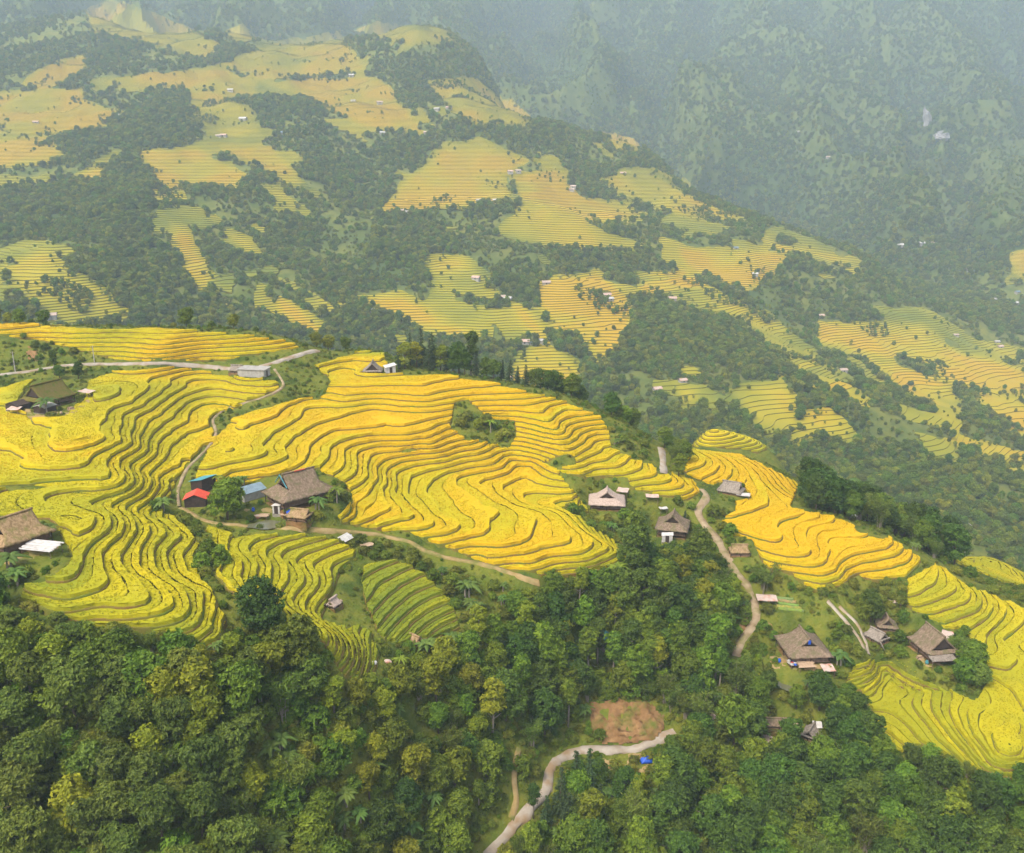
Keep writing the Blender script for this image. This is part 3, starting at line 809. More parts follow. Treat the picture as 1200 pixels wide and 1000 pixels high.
for L, polys in fp.items():
    VT, groups = components(polys)
    VT = np.array(VT)
    for fsq in groups:
        ids = sorted({i for f in fsq for i in f}); loc = {g: k for k, g in enumerate(ids)}
        P = VT[ids]; F = [[loc[i] for i in f] for f in fsq]
        edges = {(a, b) for f in F for a, b in zip(f, f[1:] + f[:1])}
        bd = [(a, b) for (a, b) in edges if (b, a) not in edges and not (abs(P[a, 2] - L - 1) < 1e-4 and abs(P[b, 2] - L - 1) < 1e-4)]
        z = (L + 0.5 + 0.62 * (P[:, 2] - L - 0.5)) * FSTEP
        top = np.c_[P[:, :2], z]; bot = top.copy(); bot[:, 2] -= 0.9 * FSTEP
        n = len(P)
        FF = F + [[b, a, a + n, b + n] for a, b in bd]
        mi = [0] * len(F) + [1] * len(bd)
        c = P[:, :2].mean(0)
        u_, v_, _ = project(np.array([c[0], c[1], z.mean()]))
        best, bi = -1e9, 0
        for i, pl in enumerate(FARF):
            sd = float(poly_sd(np.array(u_), np.array(v_), pl))
            if sd > best: best, bi = sd, i
        cells.setdefault(bi, []).append((np.concatenate([top, bot]), FF, mi))
def fgrid(Gr, x, y):
    t = np.arctan2(x, y); r = np.hypot(x, y)
    it = np.clip(((t - th[0]) / (th[1] - th[0]) + .5).astype(int), 0, NTH - 1); ir = np.clip((np.log(r / 330.0) / math.log(3300.0 / 330.0) * (NR - 1) + .5).astype(int), 0, NR - 1)
    return Gr[ir, it]
for bi, lst in sorted(cells.items()):
    V, FF, mi, off = [], [], [], 0
    for v, f, m in lst:
        V.append(v); FF += [[i + off for i in q] for q in f]; mi += m; off += len(v)
    V = np.concatenate(V)
    base = 0.88 + 0.16 * math.sin(bi * 2.3)
    core = np.clip(fgrid(FCORE, V[:, 0], V[:, 1]) / 14.0 + 0.5, 0, 1)
    ripe = base * (0.55 + 0.45 * core) + 0.24 * fbm(V[:, 0] / 60.0, V[:, 1] / 60.0, 221, 3)
    mesh_obj('rice_field', V, FF, [M['rice_far'], M['bank_far']], far, mi, False, {'ripe': ('POINT', ripe)})['kind'] = 'stuff'
print('far fields', len(cells))

# ------------------------------------------------------------------ buildings and things around them
def thatch(name, c0, c1, c2=None):
    c1 = tuple(q * 0.8 for q in c1)
    return simple(name, c0, c1, 2.6, 0.95, 0.05, 0.10, coord='object', c2=c2, scale2=0.9, stretch=(1.0, 1.0, 0.35))
M['thatch'] = thatch('brown_thatch', (0.285, 0.205, 0.14), (0.18, 0.125, 0.08), (0.15, 0.13, 0.065))
M['thatch_tan'] = thatch('tan_thatch', (0.40, 0.27, 0.145), (0.26, 0.17, 0.08), (0.20, 0.17, 0.055))
M['thatch_pale'] = thatch('pale_thatch', (0.52, 0.40, 0.325), (0.42, 0.31, 0.245))
M['thatch_grey'] = thatch('grey_thatch', (0.32, 0.27, 0.22), (0.22, 0.18, 0.14))
M['thatch_moss'] = thatch('mossy_thatch', (0.13, 0.115, 0.02), (0.20, 0.15, 0.06), (0.10, 0.12, 0.018))
M['wood'] = simple('weathered_wood', (0.20, 0.13, 0.085), (0.12, 0.075, 0.05), 3.0, 0.85, 0.15, 0.01, coord='object', stretch=(1, 1, 0.2))
M['wood_dark'] = simple('dark_wood', (0.07, 0.048, 0.036), (0.04, 0.028, 0.022), 3.0, 0.85, 0.15, 0.01, coord='object')
M['wood_pale'] = simple('pale_boards', (0.48, 0.34, 0.22), (0.36, 0.24, 0.15), 2.0, 0.85, 0.15, 0.01, coord='object')
M['mud'] = simple('mud_wall', (0.34, 0.25, 0.19), (0.26, 0.18, 0.13), 1.5, 0.95, 0.05, 0.03, coord='object')
M['white'] = simple('white_paint', (0.58, 0.55, 0.51), (0.42, 0.39, 0.35), 1.2, 0.7, 0.3, 0.0, coord='object')
M['pinkish'] = simple('pale_roof_sheet', (0.54, 0.42, 0.35), (0.42, 0.31, 0.25), 1.0, 0.8, 0.2, 0.01, coord='object', c2=(0.5, 0.22, 0.14), scale2=0.6)
M['render'] = simple('grey_render', (0.45, 0.42, 0.37), (0.33, 0.30, 0.26), 1.0, 0.9, 0.1, 0.01, coord='object')
M['red_metal'] = simple('red_roof_sheet', (0.62, 0.075, 0.03), (0.50, 0.06, 0.03), 1.0, 0.5, 0.4, 0.0, coord='object')
M['teal_metal'] = simple('teal_roof_sheet', (0.07, 0.26, 0.28), (0.05, 0.20, 0.22), 1.0, 0.5, 0.4, 0.0, coord='object')
M['blue_metal'] = simple('slate_blue_roof_sheet', (0.18, 0.25, 0.29), (0.13, 0.18, 0.21), 1.0, 0.5, 0.4, 0.0, coord='object')
M['blue'] = simple('blue_tarp', (0.02, 0.10, 0.52), (0.015, 0.07, 0.40), 1.0, 0.5, 0.4, 0.03, coord='object')
M['stone'] = simple('rough_stone', (0.30, 0.27, 0.22), (0.20, 0.18, 0.13), 1.3, 0.95, 0.1, 0.06, coord='object')
M['glass'] = simple('dark_window', (0.03, 0.035, 0.04), (0.05, 0.05, 0.05), 1.0, 0.25, 0.5, 0.0, coord='object')
m_, nt_, b_ = new_mat('pond_water', 0.06, 0.6)
nt_.links.new(mixc(nt_, noise_fac(nt_, 0.35, 2, 0.3, 0.7, world_pos(nt_)), (0.11, 0.115, 0.055), (0.15, 0.14, 0.08)), b_.inputs['Base Color'])
bump(nt_, b_, noise_fac(nt_, 2.5, 2, 0.2, 0.8, world_pos(nt_)), 0.01)
M['water'] = m_

class MB:
    """collects shapes and links them as one mesh"""
    def __init__(s): s.V, s.F = [], []
    def add(s, V, F):
        o = len(s.V); s.V += [tuple(v) for v in V]; s.F += [[i + o for i in f] for f in F]; return s
    def box(s, c, d, rz=0.0, tilt=0.0):
        hx, hy, hz = d[0] / 2, d[1] / 2, d[2] / 2
        V = []
        for x, y, z in ((-hx,-hy,-hz),(hx,-hy,-hz),(hx,hy,-hz),(-hx,hy,-hz),(-hx,-hy,hz),(hx,-hy,hz),(hx,hy,hz),(-hx,hy,hz)):
            y, z = y * math.cos(tilt) - z * math.sin(tilt), y * math.sin(tilt) + z * math.cos(tilt)
            x, y = x * math.cos(rz) - y * math.sin(rz), x * math.sin(rz) + y * math.cos(rz)
            V.append((x + c[0], y + c[1], z + c[2]))
        return s.add(V, [(0,3,2,1),(4,5,6,7),(0,1,5,4),(1,2,6,5),(2,3,7,6),(3,0,4,7)])
    def tube(s, pts, rad, seg=7, cap=True):
        pts = [Vector(p) for p in pts]; V = []; n = len(pts)
        rad = rad if hasattr(rad, '__len__') else [rad] * n
        for i, p in enumerate(pts):
            t = (pts[min(i + 1, n - 1)] - pts[max(i - 1, 0)]).normalized()
            a = t.orthogonal().normalized() if abs(t.z) < 0.9 else (Vector((1, 0, 0)) - t * t.x).normalized()
            b = t.cross(a)
            for k in range(seg):
                q = 2 * math.pi * k / seg
                V.append(p + (a * math.cos(q) + b * math.sin(q)) * rad[i])
        F = [(i * seg + k, i * seg + (k + 1) % seg, (i + 1) * seg + (k + 1) % seg, (i + 1) * seg + k) for i in range(n - 1) for k in range(seg)]
        if cap: F += [tuple(range(seg))[::-1], tuple(range((n - 1) * seg, n * seg))]
        return s.add(V, F)
    def sheet(s, nx, ny, fn):
        V = [fn(i / nx, j / ny) for j in range(ny + 1) for i in range(nx + 1)]
        F = [(j * (nx + 1) + i, j * (nx + 1) + i + 1, (j + 1) * (nx + 1) + i + 1, (j + 1) * (nx + 1) + i) for j in range(ny) for i in range(nx)]
        return s.add(V, F)
    def build(s, name, mat, parent=None, smooth=False, thick=0.0):
        o = mesh_obj(name, s.V, s.F, mat, parent, smooth=smooth)
        if thick:
            bm = bmesh.new(); bm.from_mesh(o.data)
            bmesh.ops.remove_doubles(bm, verts=bm.verts, dist=0.004)
            bmesh.ops.recalc_face_normals(bm, faces=bm.faces)
            if sum(f.normal.z for f in bm.faces) < 0: bmesh.ops.reverse_faces(bm, faces=bm.faces)
            bmesh.ops.solidify(bm, geom=bm.faces[:], thickness=thick)
            bm.to_mesh(o.data); bm.free()
        return o
def root(name, loc, rz, label, cat, group=None):
    o = bpy.data.objects.new(name, None)
    o.empty_display_size = 0.5
    o.location = tuple(map(float, loc)); o.rotation_euler = (0, 0, rz)
    COL.objects.link(o)
    return tag(o, label, cat, group)
_rs = [0]
def rnd(a, b):
    return a + (b - a) * random.random()
def thatch_roof(parent, W, L, z0, rh, sg, R, mat, thick=0.34):
    """hip-and-gable thatch: two long slopes from the ridge, a lower hip at each end under a small gable"""
    sd = rnd(0, 99)
    def dis(p):
        n = mnoise.noise(Vector((p[0] * 1.3 + sd, p[1] * 1.3, p[2] * 1.3))) * 0.09 + mnoise.noise(Vector((p[0] * 4 + sd, p[1] * 4, p[2] * 4))) * 0.045
        return (p[0] + n * 0.4, p[1] + n * 0.4, p[2] + n)
    sag = lambda s: -0.28 * math.sin(math.pi * s) * rh / 4
    mb = MB()
    ROW = 12
    def yext(s): return R if s <= sg else R + (L / 2 - R) * (s - sg) / (1 - sg)
    for sx in (-1, 1):
        def fn(i, j):
            s = j
            y = (2 * i - 1) * yext(s)
            ragged = 0.10 * math.sin(i * 61 + sd) if j == 1 else 0
            z = z0 + rh * (1 - s) + sag(s) + 0.05 * ((s * 7) % 1.0) - ragged
            return dis((sx * W / 2 * s, y, z))
        mb.sheet(16, ROW, fn)
    for sy in (-1, 1):
        def fn(i, j):
            s = sg + (1 - sg) * j
            x = (2 * i - 1) * W / 2 * s
            return dis((x, sy * yext(s), z0 + rh * (1 - s) + sag(s) - (0.10 * math.sin(i * 47 + sd) if j == 1 else 0)))
        mb.sheet(12, 7, fn)
    o = mb.build('roof', mat, parent, True, thick)
    rc = MB()
    rc.tube([(0, -R - 0.15 + (2 * R + 0.3) * k / 8, z0 + rh + 0.05 + rnd(-.03, .03)) for k in range(9)], 0.22, 8)
    rc.build('ridge_cap', mat, o, True)
    for sy in (-1, 1):
        g = MB()
        zz = z0 + rh * (1 - sg)
        g.add([(-W / 2 * sg * 0.9, sy * (R - 0.25), zz - 0.1), (W / 2 * sg * 0.9, sy * (R - 0.25), zz - 0.1), (0, sy * (R - 0.25), z0 + rh - 0.25)], [(0, 1, 2)])
        g.build('gable_panel', M['wood_dark'], o)
    return o
def house(key, yaw, W, L, wall_h, rh, mat, label, sg=0.42, Rf=0.30, stilt=0.9, wallmat='wood', cat='house', name='thatched_house', group=None, over=1.0):
    p = PADP[key] if isinstance(key, str) else key
    t = root(name, p, math.radians(yaw), label, cat, group)
    wx, wl_ = W / 2 - over, L / 2 - over
    z0 = stilt + wall_h - 0.35
    R0 = L * Rf
    def under(x, y):
        """height of the thatch's underside above a point"""
        s = abs(x) / (W / 2)
        if abs(y) > R0: s = max(s, sg + (1 - sg) * (abs(y) - R0) / (L / 2 - R0))
        s = min(1.0, s)
        return z0 - 0.25 + rh * (1 - s) - 0.28 * math.sin(math.pi * s) * rh / 4 - 0.42
    wh_all = wall_h
    thatch_roof(t, W, L, z0 - 0.25, rh, sg, L * Rf, M[mat])
    MB().box((0, 0, -0.75), (2 * wx + 0.9, 2 * wl_ + 0.9, 1.7)).build('plinth', M['dirt'], t)
    fl = MB().box((0, 0, stilt - 0.06), (2 * wx + 0.5, 2 * wl_ + 0.5, 0.14)).build('floor_deck', M['wood'], t)
    for sy in (-1, 1):
        wall_h = max(0.4, min(wh_all, under(wx, wl_) - stilt))
        w = MB().box((0, sy * wl_, stilt + wall_h / 2), (2 * wx, 0.12, wall_h)).build('wall', M[wallmat], t)
        if sy < 0:
            MB().box((-wx * 0.35, -wl_ - 0.08, stilt + min(0.95, wall_h * 0.48)), (0.95, 0.08, min(1.9, wall_h * 0.94))).build('door', M['wood_dark'], w)
            MB().box((wx * 0.5, -wl_ - 0.08, stilt + min(1.2, wall_h * 0.6)), (0.9, 0.06, min(0.7, wall_h * 0.4))).build('window', M['glass'], w)
    for sx in (-1, 1):
        wall_h = max(0.4, min(wh_all, under(wx, wl_) - stilt))
        w = MB().box((sx * wx, 0, stilt + wall_h / 2), (0.12, 2 * wl_ - 0.13, wall_h)).build('wall', M[wallmat], t)
        MB().box((sx * (wx + 0.07), wl_ * 0.3, stilt + min(1.2, wall_h * 0.6)), (0.06, 0.9, min(0.7, wall_h * 0.4))).build('window', M['glass'], w)
    for sx in (-1, 0, 1):
        for sy in (-1, 0, 1):
            if sx == 0 and sy == 0: continue
            MB().tube([(sx * (wx + 0.35), sy * (wl_ + 0.35), 0), (sx * (wx + 0.35), sy * (wl_ + 0.35), max(0.5, under(sx * (wx + 0.35), sy * (wl_ + 0.35)) + 0.12))], 0.09, 6).build('post', M['wood_dark'], t)
    return t
def metal_shed(p, yaw, W, L, h, pitch, rmat, wmat, label, cat='shed', name='metal_roof_shed', gable=True, over=0.35, group=None):
    """low building under a corrugated sheet roof"""
    t = root(name, p, math.radians(yaw), label, cat, group)
    rise = math.tan(pitch) * W / 2
    MB().box((0, 0, -0.4), (W + 0.2, L + 0.2, 0.9)).build('plinth', M['stone'], t)
    for sy in (-1, 1):
        mb = MB()
        y = sy * L / 2
        prof = [(-W / 2, 0), (W / 2, 0), (W / 2, h), (0, h + rise), (-W / 2, h)] if gable else [(-W / 2, 0), (W / 2, 0), (W / 2, h + 2 * rise), (-W / 2, h)]
        n = len(prof)
        V = [(a, y - 0.06, b) for a, b in prof] + [(a, y + 0.06, b) for a, b in prof]
        mb.add(V, [tuple(range(n))[::-1], tuple(range(n, 2 * n))] + [(i, (i + 1) % n, n + (i + 1) % n, n + i) for i in range(n)])
        w = mb.build('wall', M[wmat], t)
        if sy < 0: MB().box((0, y - 0.08, 0.9), (0.9, 0.06, 1.8)).build('door', M['wood_dark'], w)
    for sx in (-1, 1):
        hh = h if gable or sx < 0 else h + 2 * rise
        MB().box((sx * (W / 2 - 0.06), 0, hh / 2), (0.12, L - 0.13, hh)).build('wall', M[wmat], t)
    r = MB(); nw = max(8, int(L / 0.28)) * 2
    def corr(j): return 0.035 * (1 if int(j * nw + 0.5) % 2 else -1)
    if gable:
        for sx in (-1, 1):
            r.sheet(3, nw, lambda i, j: (sx * i * (W / 2 + over), (2 * j - 1) * (L / 2 + over), h + rise + 0.12 - i * (W / 2 + over) * math.tan(pitch) + corr(j)))
    else:
        r.sheet(3, nw, lambda i, j: ((2 * i - 1) * (W / 2 + over), (2 * j - 1) * (L / 2 + over), h + rise + 0.10 + (2 * i - 1) * (W / 2 + over) * math.tan(pitch) + corr(j)))
    r.build('roof', M[rmat], t, False, 0.03)
    return t
def canopy(p, yaw, W, L, h, tiltv, rmat, label, name='lean_to', cat='shelter', group=None, slats=0):
    """a flat or leaning sheet or slatted roof on posts"""
    t = root(name, p, math.radians(yaw), label, cat, group)
    if slats:
        for k in range(slats):
            y = -L / 2 + L * (k + 0.5) / slats
            MB().box((rnd(-.12, .12), y, h + y * math.tan(tiltv) + 0.1 + rnd(-.02, .02)), (W + rnd(-.3, .5), L / slats * 0.9, 0.05), rnd(-.02, .02), tiltv).build('slat', M[rmat], t)
    else:
        MB().sheet(6, 6, lambda i, j: ((i - .5) * W, (j - .5) * L, h + 0.15 + (j - .5) * L * math.tan(tiltv) + 0.05 * math.sin(i * 9 + j * 7))).build('roof', M[rmat], t, False, 0.07)
    for sx in (-1, 1):
        for sy in (-1, 1):
            y = sy * (L / 2 - 0.25)
            MB().tube([(sx * (W / 2 - 0.25), y, -0.8), (sx * (W / 2 - 0.25), y, h + y * math.tan(tiltv) + 0.05)], 0.06, 6).build('post', M['wood'], t)
    return t
G = lambda u, v: hit_now(u, v)
def hit_now(u, v):
    return hit(u, v)
def near(key, dx, dy, dz=0.0):
    p = PADP[key]; x, y = p[0] + dx, p[1] + dy
    return np.array([x, y, float(H(x, y)) + dz])

# --- farm beside the pond (a)
house('house_a', -48, 9.6, 13.5, 2.0, 4.6, 'thatch', 'large brown thatched house with green gable trim beside the grey pond', stilt=1.1, sg=0.55, Rf=0.28)
t = COL.objects['thatched_house']
MB().tube([(-2.6, -4.3, 4.75), (0, -4.5, 7.15)], 0.12, 6).build('barge_board', M['teal_metal'], t)
MB().tube([(0, -4.5, 7.15), (2.6, -4.3, 4.75)], 0.12, 6).build('barge_board', M['teal_metal'], t)
MB().box((0.1, 0.2, 7.25), (0.55, 2.6, 0.10)).build('ridge_sheet', M['red_metal'], t)
metal_shed(PADP['red_shed'], 8, 4.4, 3.6, 1.9, 0.42, 'red_metal', 'wood_dark', 'small shed with a bright red sheet roof at the end of the footpath')
metal_shed(PADP['teal_shed'], -30, 3.6, 3.8, 2.1, 0.25, 'teal_metal', 'wood_dark', 'small shed with a teal sheet roof just behind the red roof', gable=False)
metal_shed(PADP['blue_shed'], -42, 4.2, 5.2, 1.9, 0.36, 'blue_metal', 'render', 'low shed with slate blue sheet roof next to the big thatched house')
t = metal_shed(near('yard_a', 1.2, 1.2), -15, 1.7, 1.8, 1.7, 0.12, 'white', 'white', 'small white washhouse cabin on the yard by the pond', cat='cabin', name='wash_cabin', gable=False, over=0.2)
canopy(near('yard_a', -2.2, -0.2), -5, 3.2, 1.8, 0.5, 0.02, 'wood_pale', 'low pale wooden platform at the pond edge', name='platform', cat='platform', slats=7)
canopy(near('yard_a', 4.0, -0.8), -12, 3.4, 2.4, 0.45, 0.0, 'wood_pale', 'pale wooden yard deck holding a blue tarp', name='yard_deck', cat='deck', slats=8)
def tarp(p, w, l, h, rz, label, name='tarp', mat='blue'):
    sd = rnd(0, 50)
    mb = MB().sheet(10, 10, lambda i, j: ((i - .5) * w * (1 + .1 * math.sin(7 * j + sd)), (j - .5) * l * (1 + .1 * math.sin(6 * i + sd)), h * max(0.0, math.sin(math.pi * i) * math.sin(math.pi * j)) ** 0.6 * (0.75 + 0.35 * mnoise.noise(Vector((i * 4 + sd, j * 4, 0)))) + 0.03))
    o = mb.build(name, M[mat], None, True, 0.03)
    o.location = tuple(map(float, p)); o.rotation_euler = (0, 0, rz)
    return tag(o, label, 'tarp')
tarp(near('yard_a', 4.2, -0.6, 0.62), 1.8, 1.5, 0.7, 0.3, 'bright blue tarp bundled on the yard deck by the pond')
tarp(hit(757, 893), 2.6, 1.8, 1.1, 0.2, 'bright blue tarp over a heap beside the lower road')
house(hit(352, 611), 75, 3.6, 4.6, 1.2, 1.3, 'thatch_tan', 'small tan thatched shed on posts at the pond corner', sg=0.75, Rf=0.44, stilt=0.5, cat='shed', name='thatched_shed', over=0.4)
canopy(hit(406, 636), 62, 3.0, 2.0, 0.9, 0.35, 'white', 'tilted white boarded shelter beside the dirt path', name='field_shelter', slats=6)
canopy(hit(430, 644), 30, 2.6, 1.4, 0.8, 0.15, 'wood_pale', 'tilted pale plank stand among brush near the dirt path', name='plank_stand', cat='stand', slats=5)
# --- house with slatted roof (b)
house('house_b', -33, 8.2, 9.6, 1.8, 3.6, 'thatch_tan', 'tan thatched house with patchy mossy roof on the lower left spur', stilt=1.0, sg=0.6, Rf=0.33)
canopy(PADP['deck_b'], -12, 6.0, 3.4, 1.5, 0.12, 'white', 'white slatted drying roof on posts in front of the tan thatched house', name='slatted_roof', slats=14)
# --- mossy house by the road (c)
house('house_c', -24, 8.6, 11.0, 1.8, 3.9, 'thatch_moss', 'dark mossy thatched house below the upper road', stilt=0.8, sg=0.72, Rf=0.42)
metal_shed(near('house_c', -5.2, -5.0), -24, 4.4, 4.2, 1.6, 0.3, 'wood_dark', 'wood_dark', 'dark low annex on the left of the mossy house', name='annex', cat='annex')
metal_shed(near('house_c', 2.6, -7.4), -18, 3.6, 3.6, 1.5, 0.28, 'render', 'wood_dark', 'grey roofed lean-to under the banana plant by the mossy house', name='annex', cat='annex')
canopy(near('house_c', -4.6, -8.4), -8, 3.2, 2.0, 1.3, 0.2, 'pinkish', 'pale pinkish awning in front of the dark annex', name='awning', cat='awning')
canopy(near('house_c', 7.5, 5.5), -30, 4.6, 2.4, 1.7, 0.1, 'pinkish', 'pale pinkish lean-to behind the mossy house', name='lean_to')
# --- roadside building (d)
metal_shed(PADP['house_d'], -12, 4.2, 8.4, 2.3, 0.05, 'render', 'render', 'grey flat roofed concrete building at the road junction', cat='building', name='roadside_building', gable=False)
COL.objects['roadside_building'].rotation_euler[2] = math.radians(78)
house(hit(278, 437), 80, 3.4, 4.0, 1.3, 1.4, 'thatch_grey', 'brownish hut leaning against the roadside concrete building', sg=0.8, Rf=0.45, stilt=0.2, cat='hut', name='thatched_hut', over=0.4)
# --- ridge hut (e)
house('house_e', 4, 6.4, 5.6, 1.0, 3.0, 'thatch_grey', 'grey thatched hut on the crest of the golden hill', stilt=0.3, sg=0.85, Rf=0.42, cat='hut', name='thatched_hut', over=0.7)
metal_shed(hit(457, 436), 20, 3.0, 3.2, 1.8, 0.2, 'white', 'white', 'small white shed next to the grey crest hut', gable=False)
# --- pale house (f)
house('house_f', -6, 9.6, 8.2, 1.6, 3.0, 'thatch_pale', 'pale pinkish thatched house between the golden slopes', stilt=0.7, sg=0.5, Rf=0.24)
canopy(near('house_f', 4.6, 4.2), -20, 3.0, 2.4, 2.4, 0.15, 'pinkish', 'small pale sheet shelter behind the pale thatched house', name='lean_to')
# --- house by the road bend (g)
house('house_g', -16, 8.4, 8.6, 1.9, 3.4, 'thatch', 'brown thatched house with sun-bleached patches beside the winding road', stilt=1.0, sg=0.5, Rf=0.26)
metal_shed(near('house_g', -2.2, -5.0), -10, 2.6, 1.8, 1.7, 0.1, 'white', 'white', 'tiny white cabin under the eave of the brown roadside house', name='wash_cabin', cat='cabin', gable=False, over=0.15)
canopy(hit(764, 590), -5, 3.4, 2.2, 1.5, 0.06, 'pinkish', 'small pale roof on posts behind the brown roadside house', name='lean_to')
canopy(hit(777, 602), 10, 2.2, 1.6, 1.2, 0.05, 'white', 'small white roof on posts uphill of the brown roadside house', name='lean_to')
house(hit(771, 652), 20, 3.4, 3.2, 0.7, 1.6, 'thatch_grey', 'small round-shouldered thatched hut below the brown roadside house', sg=0.5, Rf=0.12, stilt=0.2, cat='hut', name='thatched_hut', over=0.4)
# --- field house (h) and hut (i)
house('house_h', 62, 5.4, 6.6, 1.1, 2.3, 'thatch_grey', 'grey thatched field house at the edge of the big flat rice field', stilt=0.3, sg=0.7, Rf=0.38, over=0.7)
canopy(hit(871, 582), -20, 3.6, 2.2, 0.5, 0.05, 'white', 'white sheet laid over a low rack by the grey field house', name='rack', cat='rack')
house('hut_i', 88, 3.6, 4.8, 1.3, 1.5, 'thatch_tan', 'small tan thatched hut beside the road and the big golden field', stilt=0.3, sg=0.6, Rf=0.4, cat='hut', name='thatched_hut', over=0.4)
# --- big house with pond (j)
house('house_j', 4, 9.6, 10.0, 1.9, 3.3, 'thatch', 'large brown thatched house facing the small green pond', stilt=1.0, sg=0.42, Rf=0.30, over=0.9)
MB().box((0, 0, 0), (0.55, 0.1, 0.9)).build('x', M['blue'], None)
o = COL.objects['x']; o.name = 'blue_cloth'; o.location = tuple(PADP['house_j'] + np.array([0.1, -3.25, 5.0]))
tag(o, 'small blue cloth hanging in the gable of the pond-side thatched house', 'cloth')
canopy(near('house_j', -1.0, -5.3), 4, 3.6, 2.4, 1.0, 0.1, 'wood_pale', 'pale boarded lean-to between the big house and its pond', name='lean_to', slats=8)
canopy(near('house_j', 3.4, -6.2), 2, 2.6, 2.6, 0.9, 0.08, 'pinkish', 'pale square sheet roof at the corner of the green pond', name='lean_to')
canopy(near('house_j', -3.6, -4.4), 4, 1.5, 2.4, 0.8, 0.0, 'render', 'grey washing stand crowded with basins beside the big house', name='washing_stand', cat='stand', slats=6)
cl = [('white', -4.0, -3.9), ('blue', -3.4, -4.2), ('red_metal', -3.7, -4.7), ('white', -3.2, -5.0), ('blue', -3.3, -5.6), ('white', -3.9, -5.3)]
for i, (mt, dx, dy) in enumerate(cl):
    mb = MB().tube([(0, 0, 0), (0, 0, 0.05), (0, 0, 0.30)], [0.20, 0.25, 0.33], 12)
    o = mb.build('basin', M[mt], None, True)
    p = near('house_j', dx, dy); o.location = (float(p[0]), float(p[1]), float(p[2]) + 0.98)
    tag(o, {'white': 'white plastic basin on the grey washing stand', 'blue': 'blue plastic basin on the grey washing stand', 'red_metal': 'red plastic basin on the grey washing stand'}[mt], 'basin', 'basins on the washing stand')
canopy(PADP['roof_q'], -6, 4.6, 3.0, 1.2, 0.05, 'pinkish', 'flat pale roof with reddish stains by the dirt road bend', name='open_shed', cat='shed')
# --- right hand houses (k, l)
house('house_k', 10, 7.6, 8.2, 1.8, 3.6, 'thatch', 'brown thatched house with open front gable beside the bushy tree', stilt=1.0, sg=0.8, Rf=0.40, over=0.8)
canopy(near('house_k', -0.2, -5.0), 6, 5.6, 2.0, 1.7, 0.2, 'thatch_grey', 'grey thatched porch roof in front of the open gable house', name='porch_roof', cat='porch')
canopy(near('house_k', 4.6, 3.4), -30, 2.4, 4.2, 2.2, 0.1, 'pinkish', 'pale sheet annex roof behind the open gable house', name='lean_to')
metal_shed(near('house_k', 3.4, -8.6), 5, 1.8, 1.6, 0.9, 0.05, 'pinkish', 'wood_dark', 'tiny pale roofed coop by the small pond', name='coop', cat='coop', gable=False, over=0.15)
house('hut_l', 30, 3.8, 4.2, 1.2, 1.5, 'thatch_grey', 'small grey thatched hut, lower of the pair beside the lane', sg=0.8, Rf=0.44, stilt=0.3, cat='hut', name='thatched_hut', over=0.45)
house('hut_m', -10, 4.6, 4.2, 1.3, 2.0, 'thatch', 'small brown thatched hut, upper of the pair beside the lane', sg=0.7, Rf=0.36, stilt=0.3, cat='hut', name='thatched_hut', over=0.5)
canopy(hit(1046, 712), 0, 1.9, 1.2, 1.0, 0.05, 'pinkish', 'small pale roof uphill of the pair of huts', name='lean_to')
canopy(hit(1054, 712), 0, 0.8, 1.6, 1.0, 0.35, 'white', 'narrow white panel leaning on posts uphill of the huts', name='panel', cat='panel')
# --- huts in the wood at lower right
house('hut_n', 86, 3.0, 5.2, 1.1, 1.0, 'thatch', 'long dark thatched shed in the wood below the big house', sg=0.8, Rf=0.46, stilt=0.2, cat='shed', name='thatched_shed', over=0.4)
house('hut_o', -35, 3.2, 4.2, 1.2, 1.3, 'thatch_grey', 'grey thatched shed with a white sheet in the wood', sg=0.8, Rf=0.44, stilt=0.2, cat='shed', name='thatched_shed', over=0.4)
canopy(hit(957, 858), -10, 1.8, 1.6, 1.6, 0.3, 'white', 'small white sheet roof touching the grey thatched shed', name='lean_to')
house('hut_p', 50, 2.8, 3.6, 0.8, 0.9, 'thatch_pale', 'pale low thatched shelter below the long dark shed', sg=0.8, Rf=0.45, stilt=0.1, cat='shelter', name='thatched_shelter', over=0.35)
canopy(hit(932, 857), 10, 1.2, 1.2, 1.0, 0.2, 'pinkish', 'tiny pale sheet shelter between the two wood sheds', name='lean_to')
house(hit(837, 850), 20, 2.8, 3.0, 1.0, 1.0, 'thatch_pale', 'pale thatched roof half hidden behind the dark round tree', sg=0.7, Rf=0.4, stilt=0.2, cat='shed', name='thatched_shed', over=0.4)
house(hit(391, 712), -25, 2.2, 2.4, 1.0, 1.3, 'thatch_pale', 'tiny pale peaked hut on the green lower terraces', sg=0.85, Rf=0.42, stilt=0.1, cat='hut', name='thatched_hut', over=0.3)
house(hit(486, 752), 50, 2.2, 2.8, 0.8, 0.9, 'thatch_tan', 'tiny tan thatched hut among banana plants on the lower slope', sg=0.8, Rf=0.44, stilt=0.1, cat='hut', name='thatched_hut', over=0.3)
metal_shed(hit(709, 757), 25, 2.6, 3.6, 2.2, 0.3, 'teal_metal', 'wood_dark', 'teal roofed hut hidden among tall trees')
